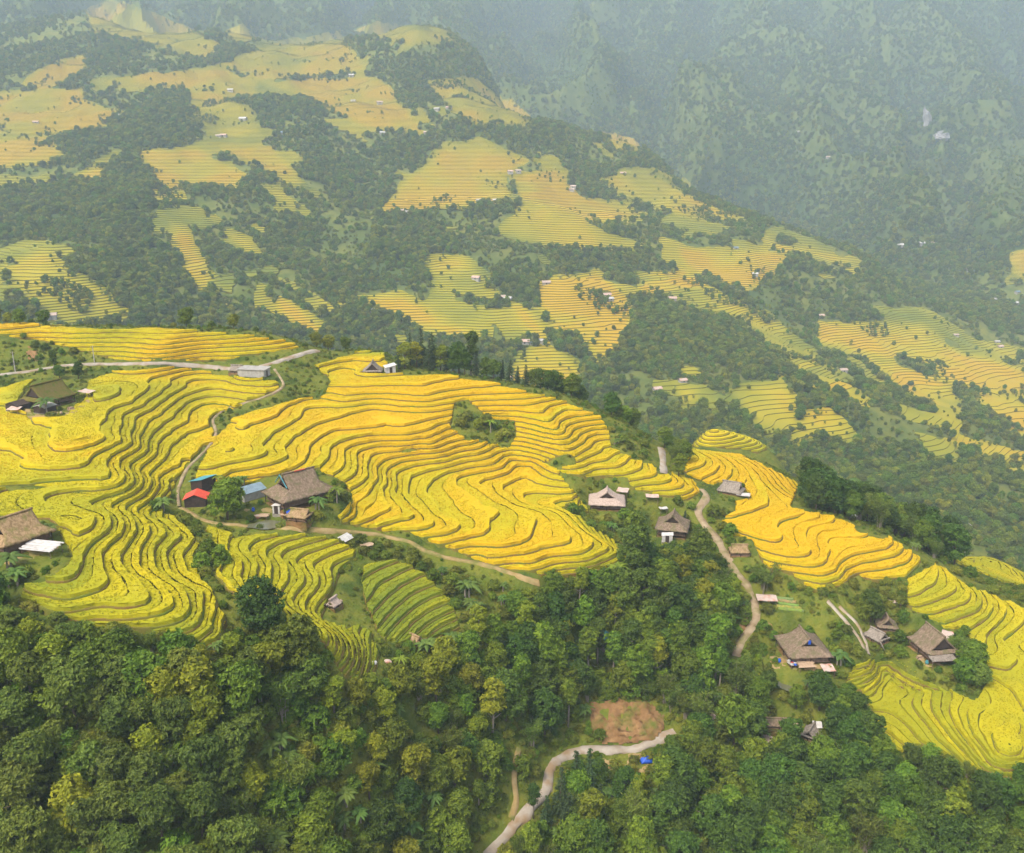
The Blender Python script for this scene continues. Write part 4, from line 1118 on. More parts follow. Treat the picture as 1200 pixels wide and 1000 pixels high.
# rubble, sacks and pale stones
for i, (u, v, s) in enumerate([(438,778,0.55),(454,777,0.6),(459,806,0.6),(484,808,0.75),(494,811,0.6),(697,893,0.3),(702,899,0.28),(690,884,0.26),(800,925,0.4),(795,942,0.5),(822,932,0.35),(302,608,0.6)]):
    mb = MB()
    bm = bmesh.new(); bmesh.ops.create_icosphere(bm, subdivisions=2, radius=1.0)
    for q in bm.verts:
        n = 1 + 0.25 * mnoise.noise(q.co * 1.7 + Vector((i * 7, 0, 0)))
        q.co = Vector((q.co.x * n * s * 1.3, q.co.y * n * s, q.co.z * n * s * 0.7))
    me = bpy.data.meshes.new('pale_rock'); bm.to_mesh(me); bm.free(); me.materials.append(M['pinkish'] if i % 2 else M['white'])
    o = link(bpy.data.objects.new('pale_rock', me)); p = hit(u, v); o.location = (float(p[0]), float(p[1]), float(p[2]) + s * 0.25)
    if i < 5: tag(o, 'pale boulder at the foot of the lower green terraces', 'rock', 'pale boulders below the lower terraces')
    elif i < 8: tag(o, 'small pale stone on the verge of the lower road bend', 'rock', 'pale stones on the road verge')
    elif i < 11: tag(o, 'pale stone showing through the trees below the huts', 'rock', 'pale stones in the wood')
    else: tag(o, 'pale boulder at the edge of the pond by the round tree', 'rock')
# ponds
def pond(key, rx, ry, rz, label, dz=0.35):
    p = PADP[key]; n = 28
    V = [(0, 0, 0)] + [(rx * math.cos(a) * (1 + .16 * math.sin(3 * a + rx) + .07 * math.sin(7 * a)), ry * math.sin(a) * (1 + .15 * math.cos(4 * a) + .06 * math.sin(9 * a)), 0) for a in np.linspace(0, 2 * math.pi, n, endpoint=False)]
    o = mesh_obj('pond', V, [(0, 1 + i, 1 + (i + 1) % n) for i in range(n)], M['water'])
    o.location = (float(p[0]), float(p[1]), float(p[2]) + dz); o.rotation_euler = (0, 0, rz)
    tag(o, label, kind='structure')
pond('pond_a', 3.9, 2.3, 0.1, 'grey green pond in front of the large thatched house')
pond('pond_j', 4.0, 3.4, 0.0, 'small green pond below the big brown house', 0.45)
pond('pond_k', 3.0, 2.4, 0.3, 'small grey pond below the open gable house')
# vegetable beds behind the big house
for i in range(5):
    p0, p1 = hit(904 + i * 2, 700 + i * 3.6), hit(930 + i * 3, 704 + i * 3.4)
    mb = MB(); pts = [p0 + (p1 - p0) * k / 8 for k in range(9)]
    mb.tube([(q[0], q[1], float(H(q[0], q[1])) + 0.05) for q in pts], [0.45] * 9, 8)
    o = mb.build('vegetable_bed', simple('vegetable_bed_%d' % i, [(0.20, 0.30, 0.10), (0.42, 0.26, 0.12), (0.16, 0.30, 0.05), (0.34, 0.30, 0.05), (0.20, 0.28, 0.04)][i], (0.16, 0.20, 0.06), 1.5, 0.95, 0.1, 0.15), None, True)
    tag(o, ['grey green vegetable bed topmost in the small garden', 'bare reddish vegetable bed in the small garden', 'dark green leafy vegetable bed in the small garden', 'yellowish vegetable bed in the small garden', 'light green vegetable bed nearest the thatched roof'][i], 'garden bed')
# power poles by the upper road
for (u, v), hgt in (((18, 436), 6.0), ((111, 427), 5.6)):
    p = hit(u, v)
    t = root('power_pole', p, 0.1, 'pale concrete power pole standing beside the upper road', 'pole', 'power poles along the upper road')
    MB().tube([(0, 0, -0.5), (0, 0, hgt)], [0.17, 0.11], 8).build('shaft', M['render'], t)
    MB().box((0, 0, hgt - 0.4), (1.3, 0.1, 0.1)).build('cross_arm', M['wood_dark'], t)
    for k in (-1, 0, 1): MB().tube([(k * 0.5, 0, hgt - 0.35), (k * 0.5, 0, hgt - 0.12)], 0.05, 6).build('insulator', M['white'], t)
# bare red earth: scar above the lower road, cut bank by the road bend
def patch(name, poly, mat, label, lift=0.12, n=26):
    q = np.array(poly, float); lo, hi = q.min(0), q.max(0)
    V, ok = [], []
    for j in range(n + 1):
        for i in range(n + 1):
            u, v = lo[0] + (hi[0] - lo[0]) * i / n, lo[1] + (hi[1] - lo[1]) * j / n
            p = hit(u, v)
            s = float(poly_sd(np.array(u), np.array(v), poly)) + 3 * float(fbm(p[0] / 1.5, p[1] / 1.5, 77, 3))
            ok.append(s)
            V.append((p[0], p[1], p[2] + lift + 0.75 * float(fbm(p[0] / 1.6, p[1] / 1.6, 78, 3)) * min(1, max(0, s / 6))- (0.35 if s < 1.5 else 0)))
    F = [f for f in grid_faces(n + 1, n + 1).tolist() if max(ok[i] for i in f) > 0]
    o = mesh_obj(name, V, F, mat, smooth=True)
    tag(o, label, kind='structure')
patch('bare_earth', [(697,828),(720,822),(760,826),(778,842),(776,862),(740,874),(705,870),(692,850)], M['dirt'], 'bare orange earth scar above the lower road', lift=0.55)
patch('bare_earth', [(690,888),(745,886),(768,888),(760,925),(735,905),(705,905)], M['track'], 'bare tan earth below the lower road bend', n=18)
patch('bare_earth', [(868,702),(876,716),(877,738),(868,745),(862,728)], M['dirt'], 'orange cut bank beside the road bend', n=12)
patch('bare_earth', [(893,735),(900,728),(908,742),(903,752)], M['dirt'], 'small orange bank left of the big thatched house', n=10)
patch('bare_earth', [(28,408),(45,405),(46,425),(34,422)], M['dirt'], 'reddish bank above the upper road', n=10)

patch('yard', [(284,598),(318,594),(345,598),(364,606),(366,616),(345,612),(325,604),(300,603)], M['track'], 'bare trodden yard in front of the large thatched house', n=20)
patch('yard', [(902,768),(966,768),(968,786),(936,786),(930,780),(905,786)], M['track'], 'bare trodden yard below the big brown house', n=18)
patch('yard', [(1072,766),(1112,768),(1112,780),(1090,784),(1076,778)], M['track'], 'bare trodden yard in front of the open gable house', n=14)
patch('yard', [(26,478),(50,484),(86,480),(104,468),(108,474),(90,490),(60,494),(34,490)], M['track'], 'bare trodden yard in front of the mossy house', n=18)
patch('yard', [(0,640),(40,640),(66,634),(70,645),(30,662),(0,665)], M['track'], 'bare trodden yard around the slatted drying roof', n=16)
# firewood stacks, jars and baskets in the yards
def woodpile(p, rz, n, label):
    t = root('firewood_stack', p, rz, label, 'firewood')
    k = 0
    for row in range(4):
        for c in range(n - row):
            MB().tube([(-0.5, (c + row * .5) * 0.26, 0.12 + row * 0.22), (0.5 + rnd(-.1, .1), (c + row * .5) * 0.26 + rnd(-.03, .03), 0.12 + row * 0.22)], 0.12, 6).build('log', M['wood_pale' if (c + row) % 3 else 'wood'], t)
woodpile(hit(333, 604), 0.4, 8, 'stack of pale firewood logs beside the pond-side yard')
woodpile(hit(958, 776), 1.3, 7, 'stack of firewood logs at the corner of the big brown house')
woodpile(hit(86, 482), 1.0, 8, 'stack of firewood logs beside the mossy house')
woodpile(hit(1080, 776), 0.2, 6, 'stack of firewood logs in the open gable house yard')
def jar(p, mat, s, label, name='water_jar', cat='jar'):
    o = MB().tube([(0, 0, 0), (0, 0, .05), (0, 0, .35 * s), (0, 0, .7 * s), (0, 0, .9 * s), (0, 0, 1.0 * s)], [.18 * s, .26 * s, .40 * s, .42 * s, .24 * s, .28 * s], 14).build(name, M[mat], None, True)
    o.location = tuple(map(float, p)); tag(o, label, cat)
jar(hit(326, 601), 'white', 0.9, 'pale water jar next to the white wash cabin')
jar(hit(297, 600), 'blue', 0.9, 'blue water drum by the pond edge', 'water_drum', 'drum')
jar(hit(410, 630), 'blue', 0.7, 'blue drum beside the tilted white shelter', 'water_drum', 'drum')
jar(hit(913, 777), 'blue', 0.9, 'blue water drum beside the washing stand', 'water_drum', 'drum')
jar(hit(1086, 779), 'teal_metal', 0.9, 'teal water drum under the grey porch roof', 'water_drum', 'drum')
jar(hit(72, 486), 'wood_pale', 0.8, 'tan basket jar in front of the mossy house', 'basket', 'basket')

# ------------------------------------------------------------------ plants
M['bark'] = simple('bark', (0.16, 0.12, 0.085), (0.10, 0.075, 0.05), 4.0, 0.95, 0.1, 0.02, coord='object')
M['bark_pale'] = simple('pale_bark', (0.34, 0.29, 0.22), (0.24, 0.19, 0.14), 4.0, 0.95, 0.1, 0.02, coord='object')
LM = {
 'olive': leaf_mat('olive_leaves', (0.062, 0.1, 0.01), (0.19, 0.23, 0.028), 0.02, 0.35),
 'dark': leaf_mat('dark_leaves', (0.032, 0.068, 0.007), (0.11, 0.175, 0.016), 0.02, 0.4),
 'mid': leaf_mat('green_leaves', (0.058, 0.108, 0.006), (0.185, 0.25, 0.016), 0.025, 0.45),
 'lime': leaf_mat('yellow_green_leaves', (0.12, 0.155, 0.006), (0.3, 0.31, 0.016), 0.02, 0.35),
 'conifer': leaf_mat('needle_leaves', (0.026, 0.05, 0.016), (0.075, 0.115, 0.034), 0.015, 0.35, 0.15),
 'bamboo': leaf_mat('bamboo_leaves', (0.062, 0.105, 0.01), (0.18, 0.22, 0.024), 0.02, 0.4),
 'banana': leaf_mat('banana_leaves', (0.06, 0.12, 0.016), (0.16, 0.235, 0.04), 0.02, 0.35, 0.4),
 'shrub': leaf_mat('shrub_leaves', (0.072, 0.11, 0.008), (0.205, 0.23, 0.02), 0.03, 0.5),
 'weed': leaf_mat('weed_leaves', (0.09, 0.13, 0.01), (0.25, 0.25, 0.026), 0.03, 0.5),
}
R_ = np.random.default_rng(21)
def leaf_quads(C, N, size, asp, tone, fold=0.25):
    """diamond leaves with a fold at C facing N"""
    n = len(C)
    N = N / (np.linalg.norm(N, axis=1)[:, None] + 1e-9)
    r = R_.normal(size=(n, 3))
    T = np.cross(N, r); T /= (np.linalg.norm(T, axis=1)[:, None] + 1e-9)
    B = np.cross(N, T)
    s = size * (0.65 + 0.7 * R_.random(n))[:, None]
    a = C - T * s; b = C + B * s * asp + N * s * fold; c = C + T * s; d = C - B * s * asp + N * s * fold
    V = np.stack([a, b, c, d], 1).reshape(-1, 3)
    F = (np.arange(n)[:, None] * 4 + np.array([0, 1, 2, 3])).tolist()
    return V, F, np.repeat(tone, 4)
def lobes_crown(lobes, n, size, asp=0.55, flat=0.35, clump=0.9, seed=0):
    """leaves through the outer part of several overlapping lobes, bunched into clumps"""
    lobes = np.array(lobes, float)                        # cx cy cz rx ry rz
    w = (lobes[:, 3] * lobes[:, 4] + lobes[:, 4] * lobes[:, 5]); w /= w.sum()
    nc = max(20, n // 14)
    k = R_.choice(len(lobes), nc * 2, p=w)
    d = R_.normal(size=(nc * 2, 3)); d[:, 2] = d[:, 2] * 0.9 + 0.25; d /= np.linalg.norm(d, axis=1)[:, None]
    rad = 0.72 + 0.34 * R_.random(nc * 2) ** 0.8
    P = lobes[k, :3] + d * lobes[k, 3:] * rad[:, None]
    keep = np.ones(len(P), bool)
    for L in lobes:
        q = (((P - L[:3]) / L[3:]) ** 2).sum(1)
        keep &= q > 0.40
    P, d = P[keep][:nc], d[keep][:nc]
    ct = R_.random(len(P))
    i = R_.integers(0, len(P), n)
    C = P[i] + R_.normal(size=(n, 3)) * size * clump * np.array([1, 1, 0.6])
    N = d[i] + R_.normal(size=(n, 3)) * 0.55 + np.array([0, 0, flat])
    tone = np.clip(0.6 * ct[i] + 0.4 * R_.random(n), 0, 1)
    return leaf_quads(C, N, size, asp, tone)
def rand_lobes(h0, h1, R, n, seed, rl=(0.45, 0.62)):
    g = np.random.default_rng(seed)
    out = [(0, 0, (h0 + h1) / 2, R * 0.62, R * 0.62, (h1 - h0) * 0.46)]
    for k in range(n):
        a = 2 * math.pi * (k + g.random() * 0.7) / n
        q = g.uniform(*rl) * R
        rr_ = (R - q) * g.uniform(0.75, 1.05)
        z = g.uniform(h0 + q * 0.6, h1 - q * 0.7)
        out.append((rr_ * math.cos(a), rr_ * math.sin(a), z, q, q, q * g.uniform(0.7, 0.95)))
    out.append((g.uniform(-.2, .2) * R, g.uniform(-.2, .2) * R, h1 - R * 0.35, R * 0.5, R * 0.5, R * 0.4))
    return out
def tree_parts(name, crown, mat, trunk_h, r0, limbs, bark='bark', lean=0.0):
    V, F, tone = crown
    me = bpy.data.meshes.new('crown'); me.from_pydata(V.tolist(), [], F); me.materials.append(mat)
    a = me.attributes.new('tone', 'FLOAT', 'POINT'); a.data.foreach_set('value', tone.astype(np.float32))
    me.update()
    mb = MB()
    mb.tube([(0, 0, -0.8), (lean * .3, 0, trunk_h * 0.35), (lean * .7, lean * .2, trunk_h * 0.7), (lean, lean * .3, trunk_h)], [r0, r0 * 0.8, r0 * 0.6, r0 * 0.3], 7)
    for (z, ang, ln, up) in limbs:
        c, s = math.cos(ang), math.sin(ang)
        b = lean * z / trunk_h
        mb.tube([(b, 0, z), (b + c * ln * 0.5, s * ln * 0.5, z + up * 0.45), (b + c * ln, s * ln, z + up)], [r0 * 0.42, r0 * 0.3, r0 * 0.12], 5)
    mt = bpy.data.meshes.new('trunk'); mt.from_pydata(mb.V, [], mb.F); mt.materials.append(M[bark])
    mt.polygons.foreach_set('use_smooth', np.ones(len(mt.polygons), bool)); mt.update()
    return (name, me, mt)
def std_limbs(h, R, seed, n=6):
    g = random.Random(seed)
    return [(h * g.uniform(0.4, 0.85), g.uniform(0, 6.28), R * g.uniform(0.5, 0.85), R * g.uniform(0.25, 0.6)) for _ in range(n)]
PROTO = {}
def broad(key, h, R, h0, n, nl, mat, seed, size=0.30, bark='bark', name='broadleaf_tree', rl=(0.42, 0.6), flat=0.35):
    PROTO[key] = tree_parts(name, lobes_crown(rand_lobes(h0, h, R, nl, seed, rl), n, size, flat=flat), LM[mat], h * 0.75, 0.05 * h ** 0.5 + 0.10, std_limbs(h * 0.75, R, seed), bark)
broad('olive1', 8.0, 3.3, 1.6, 5200, 7, 'olive', 1, 0.25)
broad('olive2', 7.0, 3.0, 1.4, 4600, 6, 'olive', 2, 0.24)
broad('olive3', 9.5, 3.4, 2.2, 5600, 8, 'olive', 3, 0.25)
broad('dark1', 9.0, 3.4, 1.8, 4600, 7, 'dark', 4, 0.30)
broad('dark2', 11.0, 3.6, 2.5, 5200, 9, 'dark', 5, 0.31)
broad('mid1', 7.5, 3.1, 1.2, 4200, 7, 'mid', 6, 0.29)
broad('mid2', 9.5, 3.2, 2.0, 4600, 8, 'mid', 7, 0.30)
broad('lime1', 6.5, 2.6, 1.2, 3000, 6, 'lime', 8, 0.28)
broad('lime2', 8.5, 2.5, 2.0, 3000, 7, 'lime', 9, 0.28)
broad('tall1', 13.0, 2.3, 5.5, 3000, 8, 'mid', 10, 0.28, 'bark_pale', 'tall_tree', (0.4, 0.65))
broad('tall2', 12.0, 2.0, 5.0, 2600, 7, 'dark', 11, 0.28, 'bark_pale', 'tall_tree', (0.4, 0.65))
broad('tall3', 11.0, 2.2, 4.8, 2300, 7, 'lime', 12, 0.27, 'bark_pale', 'tall_tree', (0.35, 0.6))
def conifer(key, h, R, seed):
    g = np.random.default_rng(seed)
    C, N, tn = [], [], []
    z = 1.3
    while z < h - 0.2:
        f = 1 - (z - 1.0) / (h - 1.0)
        r = R * f ** 0.85 + 0.12
        m = int(5 + 7 * f)
        for k in range(m):
            a = g.uniform(0, 6.28); ln = r * g.uniform(0.7, 1.08); tb = g.random()
            for q in np.linspace(0.25, 1, max(3, int(ln * 5))):
                for e in range(2):
                    C.append((math.cos(a) * ln * q + g.normal() * .10, math.sin(a) * ln * q + g.normal() * .10, z - 0.28 * ln * q ** 1.4 + g.normal() * .07))
                    N.append((g.normal() * .5, g.normal() * .5, 0.8)); tn.append(0.5 * tb + 0.5 * g.random())
        z += 0.42
    cr = leaf_quads(np.array(C), np.array(N), 0.24, 0.4, np.array(tn))
    PROTO[key] = tree_parts('conifer', cr, LM['conifer'], h * 0.97, 0.17, [])
conifer('conifer1', 11.5, 2.1, 13); conifer('conifer2', 9.0, 1.8, 14)
def bamboo(key, h, n_culm, spread, droop, seed, per=34):
    g = np.random.default_rng(seed)
    C, N, tn = [], [], []; mb = MB()
    for k in range(n_culm):
        a = g.uniform(0, 6.28); o = g.uniform(0, 0.8); H_ = h * g.uniform(0.7, 1.05); s = spread * g.uniform(0.4, 1.1); tb = g.random()
        pts = []
        for q in np.linspace(0, 1, 9):
            rr_ = o + s * q ** 2.2
            pts.append((math.cos(a) * rr_, math.sin(a) * rr_, H_ * (q - droop * q ** 4) - (0.6 if q == 0 else 0)))
        mb.tube(pts, np.linspace(0.06, 0.015, 9), 5)
        pts = np.array(pts)
        for q in g.random(per) ** 0.7 * 0.75 + 0.25:
            i = min(7, int(q * 8)); f = q * 8 - i
            c = pts[i] * (1 - f) + pts[i + 1] * f
            for e in range(3):
                C.append(c + g.normal(size=3) * np.array([.38, .38, .3])); N.append((g.normal(), g.normal(), 0.7)); tn.append(0.5 * tb + .5 * g.random())
    cr = leaf_quads(np.array(C), np.array(N), 0.30, 0.28, np.array(tn), 0.1)
    V, F, tone = cr
    me = bpy.data.meshes.new('foliage'); me.from_pydata(V.tolist(), [], F); me.materials.append(LM['bamboo'])
    at_ = me.attributes.new('tone', 'FLOAT', 'POINT'); at_.data.foreach_set('value', tone.astype(np.float32)); me.update()
    mt = bpy.data.meshes.new('culms'); mt.from_pydata(mb.V, [], mb.F); mt.materials.append(M['bark_pale']); mt.update()
    PROTO[key] = ('bamboo_clump', me, mt)
bamboo('bamboo1', 9.0, 26, 2.6, 0.22, 15); bamboo('bamboo2', 7.0, 20, 2.2, 0.30, 16)
bamboo('bamboo3', 12.0, 16, 4.2, 0.42, 17, 60)
def banana(key, h, nl, ll, seed, mat='banana', name='banana_plant', wid=0.32, stems=2):
    g = np.random.default_rng(seed)
    V, F, tn = [], [], []; mb = MB()
    for st in range(stems):
        ox, oy = g.normal(size=2) * (0.55 if st else 0.0); hh = h * g.uniform(0.7, 1.0)
        mb.tube([(ox, oy, -0.4), (ox, oy, hh * 0.5), (ox, oy, hh)], [0.17, 0.14, 0.08], 7)
        for k in range(nl):
            a = 6.283 * k / nl + g.uniform(-.3, .3); el = g.uniform(0.5, 1.25); L = ll * g.uniform(0.75, 1.1); t_ = g.random()
            o = len(V); m = 7
            for i in range(m + 1):
                q = i / m
                r = L * (q * math.cos(el) + 0.30 * q * q); z = hh + L * (q * math.sin(el) - 0.85 * q ** 2.2)
                w = wid * L * 0.5 * math.sin(math.pi * min(1, 0.08 + q * 0.92)) ** 0.6
                cx, cy = ox + math.cos(a) * r, oy + math.sin(a) * r
                V += [(cx - math.sin(a) * w, cy + math.cos(a) * w, z - 0.25 * w), (cx, cy, z + 0.05), (cx + math.sin(a) * w, cy - math.cos(a) * w, z - 0.25 * w)]
                tn += [t_ * .7 + .1, t_ * .7 + .3, t_ * .7 + .1]
            for i in range(m):
                b = o + i * 3
                F += [(b, b + 1, b + 4, b + 3), (b + 1, b + 2, b + 5, b + 4)]
    me = bpy.data.meshes.new('leaves'); me.from_pydata(V, [], F); me.materials.append(LM[mat])
    at_ = me.attributes.new('tone', 'FLOAT', 'POINT'); at_.data.foreach_set('value', np.array(tn, np.float32)); me.update()
    mt = bpy.data.meshes.new('stem'); mt.from_pydata(mb.V, [], mb.F); mt.materials.append(M['bark_pale']); mt.update()
    PROTO[key] = (name, me, mt)
banana('banana1', 2.4, 9, 2.3, 18); banana('banana2', 1.8, 8, 2.0, 19, stems=3)
banana('palm1', 4.2, 16, 2.6, 20, 'mid', 'palm_tree', 0.20, 1)
def shrub(key, h, R, n, mat, seed, size=0.2):
    lob = rand_lobes(0.0, h, R, 5, seed, (0.5, 0.7))
    V, F, tone = lobes_crown(lob, n, size)
    me = bpy.data.meshes.new('foliage'); me.from_pydata(V.tolist(), [], F); me.materials.append(LM[mat])
    at_ = me.attributes.new('tone', 'FLOAT', 'POINT'); at_.data.foreach_set('value', tone.astype(np.float32)); me.update()
    mb = MB()
    g = random.Random(seed)
    for k in range(5):
        a = g.uniform(0, 6.28); mb.tube([(0, 0, -0.3), (math.cos(a) * R * .25, math.sin(a) * R * .25, h * .4), (math.cos(a) * R * .5, math.sin(a) * R * .5, h * .75)], [0.06, 0.04, 0.02], 5)
    mt = bpy.data.meshes.new('stems'); mt.from_pydata(mb.V, [], mb.F); mt.materials.append(M['bark']); mt.update()
    PROTO[key] = ('shrub', me, mt)
shrub('shrub1', 2.0, 1.4, 1100, 'shrub', 22); shrub('shrub2', 1.5, 1.3, 900, 'weed', 23, 0.17); shrub('shrub3', 2.8, 1.7, 1400, 'mid', 24, 0.22)

for k_, n_ in (('olive1','round_tree'),('olive2','round_tree'),('olive3','round_tree'),('dark1','dense_tree'),('dark2','dense_tree'),('mid1','leafy_tree'),('mid2','leafy_tree'),('lime1','pale_green_tree'),('lime2','pale_green_tree')):
    PROTO[k_] = (n_,) + PROTO[k_][1:]
PROTO['shrub3'] = ('bush',) + PROTO['shrub3'][1:]
TREE_H = {'olive1': 8, 'olive2': 7, 'olive3': 9.5, 'dark1': 9, 'dark2': 11, 'mid1': 7.5, 'mid2': 9.5, 'lime1': 6.5, 'lime2': 8.5, 'tall1': 13, 'tall2': 12, 'tall3': 11, 'conifer1': 11.5, 'conifer2': 9, 'bamboo1': 8, 'bamboo2': 6, 'bamboo3': 8, 'shrub1': 2, 'shrub2': 1.5, 'shrub3': 2.8, 'banana1': 3.4, 'banana2': 2.6}
def wood_part(u, v):
    if u < 170: return 'in the wood below the slatted drying roof' if v < 860 else 'at the foot of the wood below the slatted drying roof'
    if u < 330: return 'in the wood below the nose of the left terraces' if v < 860 else 'low in the wood below the left terraces'
    if u < 470: return 'in the wood below the lone dark tree' if v < 890 else 'low in the wood below the lone dark tree'
    if u < 590: return 'in the wood left of the dirt track' if v < 890 else 'at the left of the lower road end'
    if u < 700: return 'on the slope above the lower road' if v < 880 else 'below the lower road bend'
    if u < 860: return 'above the bare earth scar' if v < 850 else 'below the earth scar and blue tarp'
    if u < 1010: return 'around the sheds below the big house' if v < 890 else 'in the wood below the sheds'
    return 'in the wood below the fan of golden terraces'
KIND_LABEL = {
 'olive1': ('rounded olive green tree', 'tree'), 'olive2': ('low rounded olive tree', 'tree'), 'olive3': ('taller olive green tree', 'tree'),
 'dark1': ('dense dark green tree', 'tree'), 'dark2': ('tall dense dark green tree', 'tree'), 'mid1': ('bushy mid green tree', 'tree'), 'mid2': ('taller mid green tree', 'tree'),
 'lime1': ('low yellow green tree', 'tree'), 'lime2': ('taller yellow green tree', 'tree'), 'tall1': ('slim green tree with bare trunk', 'tree'), 'tall2': ('slim dark tree with bare trunk', 'tree'), 'tall3': ('slim yellow green tree with bare trunk', 'tree'),
 'conifer1': ('tall dark pointed conifer', 'conifer'), 'conifer2': ('short dark pointed conifer', 'conifer'), 'bamboo1': ('tall feathery bamboo clump', 'bamboo'), 'bamboo2': ('low feathery bamboo clump', 'bamboo'), 'bamboo3': ('arching bamboo clump with drooping tips', 'bamboo'),
 'banana1': ('banana plant with broad arching leaves', 'banana plant'), 'banana2': ('low banana plant of several stems', 'banana plant'), 'palm1': ('slim palm with a crown of long fronds', 'palm'),
 'shrub1': ('leafy green shrub', 'shrub'), 'shrub2': ('low yellowish green shrub', 'shrub'), 'shrub3': ('tall leafy green bush', 'bush'),
}
placed = []      # (x, y, radius) for spacing
FIRST = {}
def plant(key, p, scale=1.0, rz=None, where='on the wooded slope below the terraces', sz=None, sink=0.0):
    nm, me, mt = PROTO[key]
    lab, cat = KIND_LABEL[key]
    t = bpy.data.objects.new(nm, None); t.empty_display_size = 0.3
    t.location = (float(p[0]), float(p[1]), float(p[2]) - sink)
    t.rotation_euler = (random.uniform(-.05, .05), random.uniform(-.05, .05), random.uniform(0, 6.28) if rz is None else rz)
    t.scale = (scale, scale, scale * (sz or random.uniform(0.9, 1.12)))
    COL.objects.link(t)
    tag(t, lab + ' ' + where, cat, lab + 's ' + where)
    a = bpy.data.objects.new(me.name.split('.')[0], me); link(a, t)
    b = bpy.data.objects.new(mt.name.split('.')[0], mt); link(b, t)
    FIRST.setdefault(key, a)
    placed.append((float(p[0]), float(p[1]), scale))
    return t
def free(x, y, d):
    for a, b, _ in placed:
        if (a - x) ** 2 + (b - y) ** 2 < d * d: return False
    return True
# --- single plants one can point to in the photograph
SINGLE = [
 (308,745,'dark1',1.12,'standing alone above the wood at the terrace edge'),(352,795,'mid2',1.1,'beside the lone dark tree'),(330,770,'olive2',0.8,'beside the lone dark tree'),(365,830,'dark1',1.0,'beside the lone dark tree'),
 (267,609,'mid1',1.2,'by the red roofed shed'),(256,572,'palm1',0.8,'by the red roofed shed'),(262,582,'banana1',1.0,'by the red roofed shed'),(282,570,'banana2',1.0,'by the red roofed shed'),
 (395,590,'palm1',0.9,'at the end of the large thatched house'),(385,588,'shrub3',0.9,'at the end of the large thatched house'),(370,598,'banana1',1.1,'in front of the large thatched house'),(338,603,'shrub1',0.7,'in front of the large thatched house'),(404,588,'shrub1',1.0,'at the end of the large thatched house'),
 (372,610,'shrub1',0.9,'at the pond corner'),(360,616,'shrub2',0.9,'at the pond corner'),(294,611,'shrub1',0.7,'at the pond corner'),(328,619,'shrub2',0.7,'at the pond corner'),(305,620,'shrub2',0.6,'at the pond corner'),
 (192,600,'banana1',1.2,'in the gully below the footpath'),(182,598,'shrub3',0.8,'in the gully below the footpath'),
 (57,628,'banana1',0.9,'beside the slatted drying roof'),(14,672,'banana1',1.4,'beside the slatted drying roof'),(22,684,'banana2',1.2,'beside the slatted drying roof'),(5,690,'banana1',1.2,'beside the slatted drying roof'),(30,678,'shrub1',1.0,'beside the slatted drying roof'),
 (56,484,'banana1',1.4,'in front of the mossy house'),(60,490,'shrub2',1.0,'in front of the mossy house'),(64,440,'tall2',0.62,'beside the upper road'),(70,444,'mid1',0.55,'beside the upper road'),(92,444,'dark1',0.5,'beside the upper road'),(28,397,'shrub1',0.8,'on the grassy bank above the upper road'),
 (895,695,'bamboo3',1.0,'beside the small tan hut'),(802,618,'conifer2',0.55,'beside the winding road'),(820,640,'bamboo2',0.9,'beside the winding road'),(725,690,'palm1',1.5,'at the edge of the golden field'),
 (750,700,'bamboo3',0.85,'below the brown roadside house'),
 (1020,730,'dark1',0.8,'behind the pair of huts'),(1012,728,'mid1',0.7,'behind the pair of huts'),(1135,790,'mid1',1.0,'beside the open gable house'),(1120,770,'bamboo2',0.9,'beside the open gable house'),(1145,808,'olive2',0.8,'beside the open gable house'),(1128,806,'mid1',0.8,'beside the open gable house'),
 (985,780,'banana1',1.2,'right of the large house by the green pond'),(975,770,'shrub3',1.0,'right of the large house by the green pond'),(990,765,'shrub1',1.1,'right of the large house by the green pond'),(968,822,'banana1',1.3,'below the green pond'),
 (946,806,'banana2',0.6,'at the corner of the green pond'),(1015,890,'dark2',0.9,'beside the fan of golden terraces'),(1000,880,'dark1',1.0,'beside the fan of golden terraces'),(1030,900,'mid2',0.8,'beside the fan of golden terraces'),
 (860,880,'mid2',1.15,'with a bright rounded crown above the huts'),(838,880,'olive1',0.8,'above the huts in the wood'),
 (560,765,'tall3',0.9,'on the brushy slope'),(470,790,'palm1',0.8,'on the brushy slope'),(500,770,'banana1',1.3,'on the brushy slope'),(545,700,'banana1',1.4,'on the brushy slope'),(555,720,'banana2',1.3,'on the brushy slope'),(530,760,'banana1',1.2,'on the brushy slope'),
 (690,800,'tall1',1.0,'on the slope above the earth scar'),(718,800,'tall1',0.95,'on the slope above the earth scar'),(736,795,'tall2',1.0,'on the slope above the earth scar'),(770,800,'tall3',1.0,'on the slope above the earth scar'),(700,780,'tall2',0.9,'on the slope above the earth scar'),
 (655,960,'conifer1',0.9,'beside the lower road'),(690,945,'conifer1',1.0,'beside the lower road'),(676,935,'conifer1',0.95,'beside the lower road'),(665,975,'conifer2',1.0,'beside the lower road'),(700,965,'conifer1',0.8,'beside the lower road'),(640,968,'conifer2',0.7,'beside the lower road'),(625,960,'tall2',0.6,'beside the lower road'),
 (1005,975,'dark2',0.9,'in the lower right wood'),(720,478,'tall1',0.1,'x'),
 (575,508,'palm1',0.9,'in the brushy gully of the golden hill'),(560,505,'lime1',0.5,'in the brushy gully of the golden hill'),(585,518,'lime1',0.45,'in the brushy gully of the golden hill'),(548,492,'shrub2',1.4,'in the brushy gully of the golden hill'),(570,498,'shrub1',1.5,'in the brushy gully of the golden hill'),(595,512,'shrub2',1.4,'in the brushy gully of the golden hill'),(540,500,'shrub1',1.3,'in the brushy gully of the golden hill'),
]
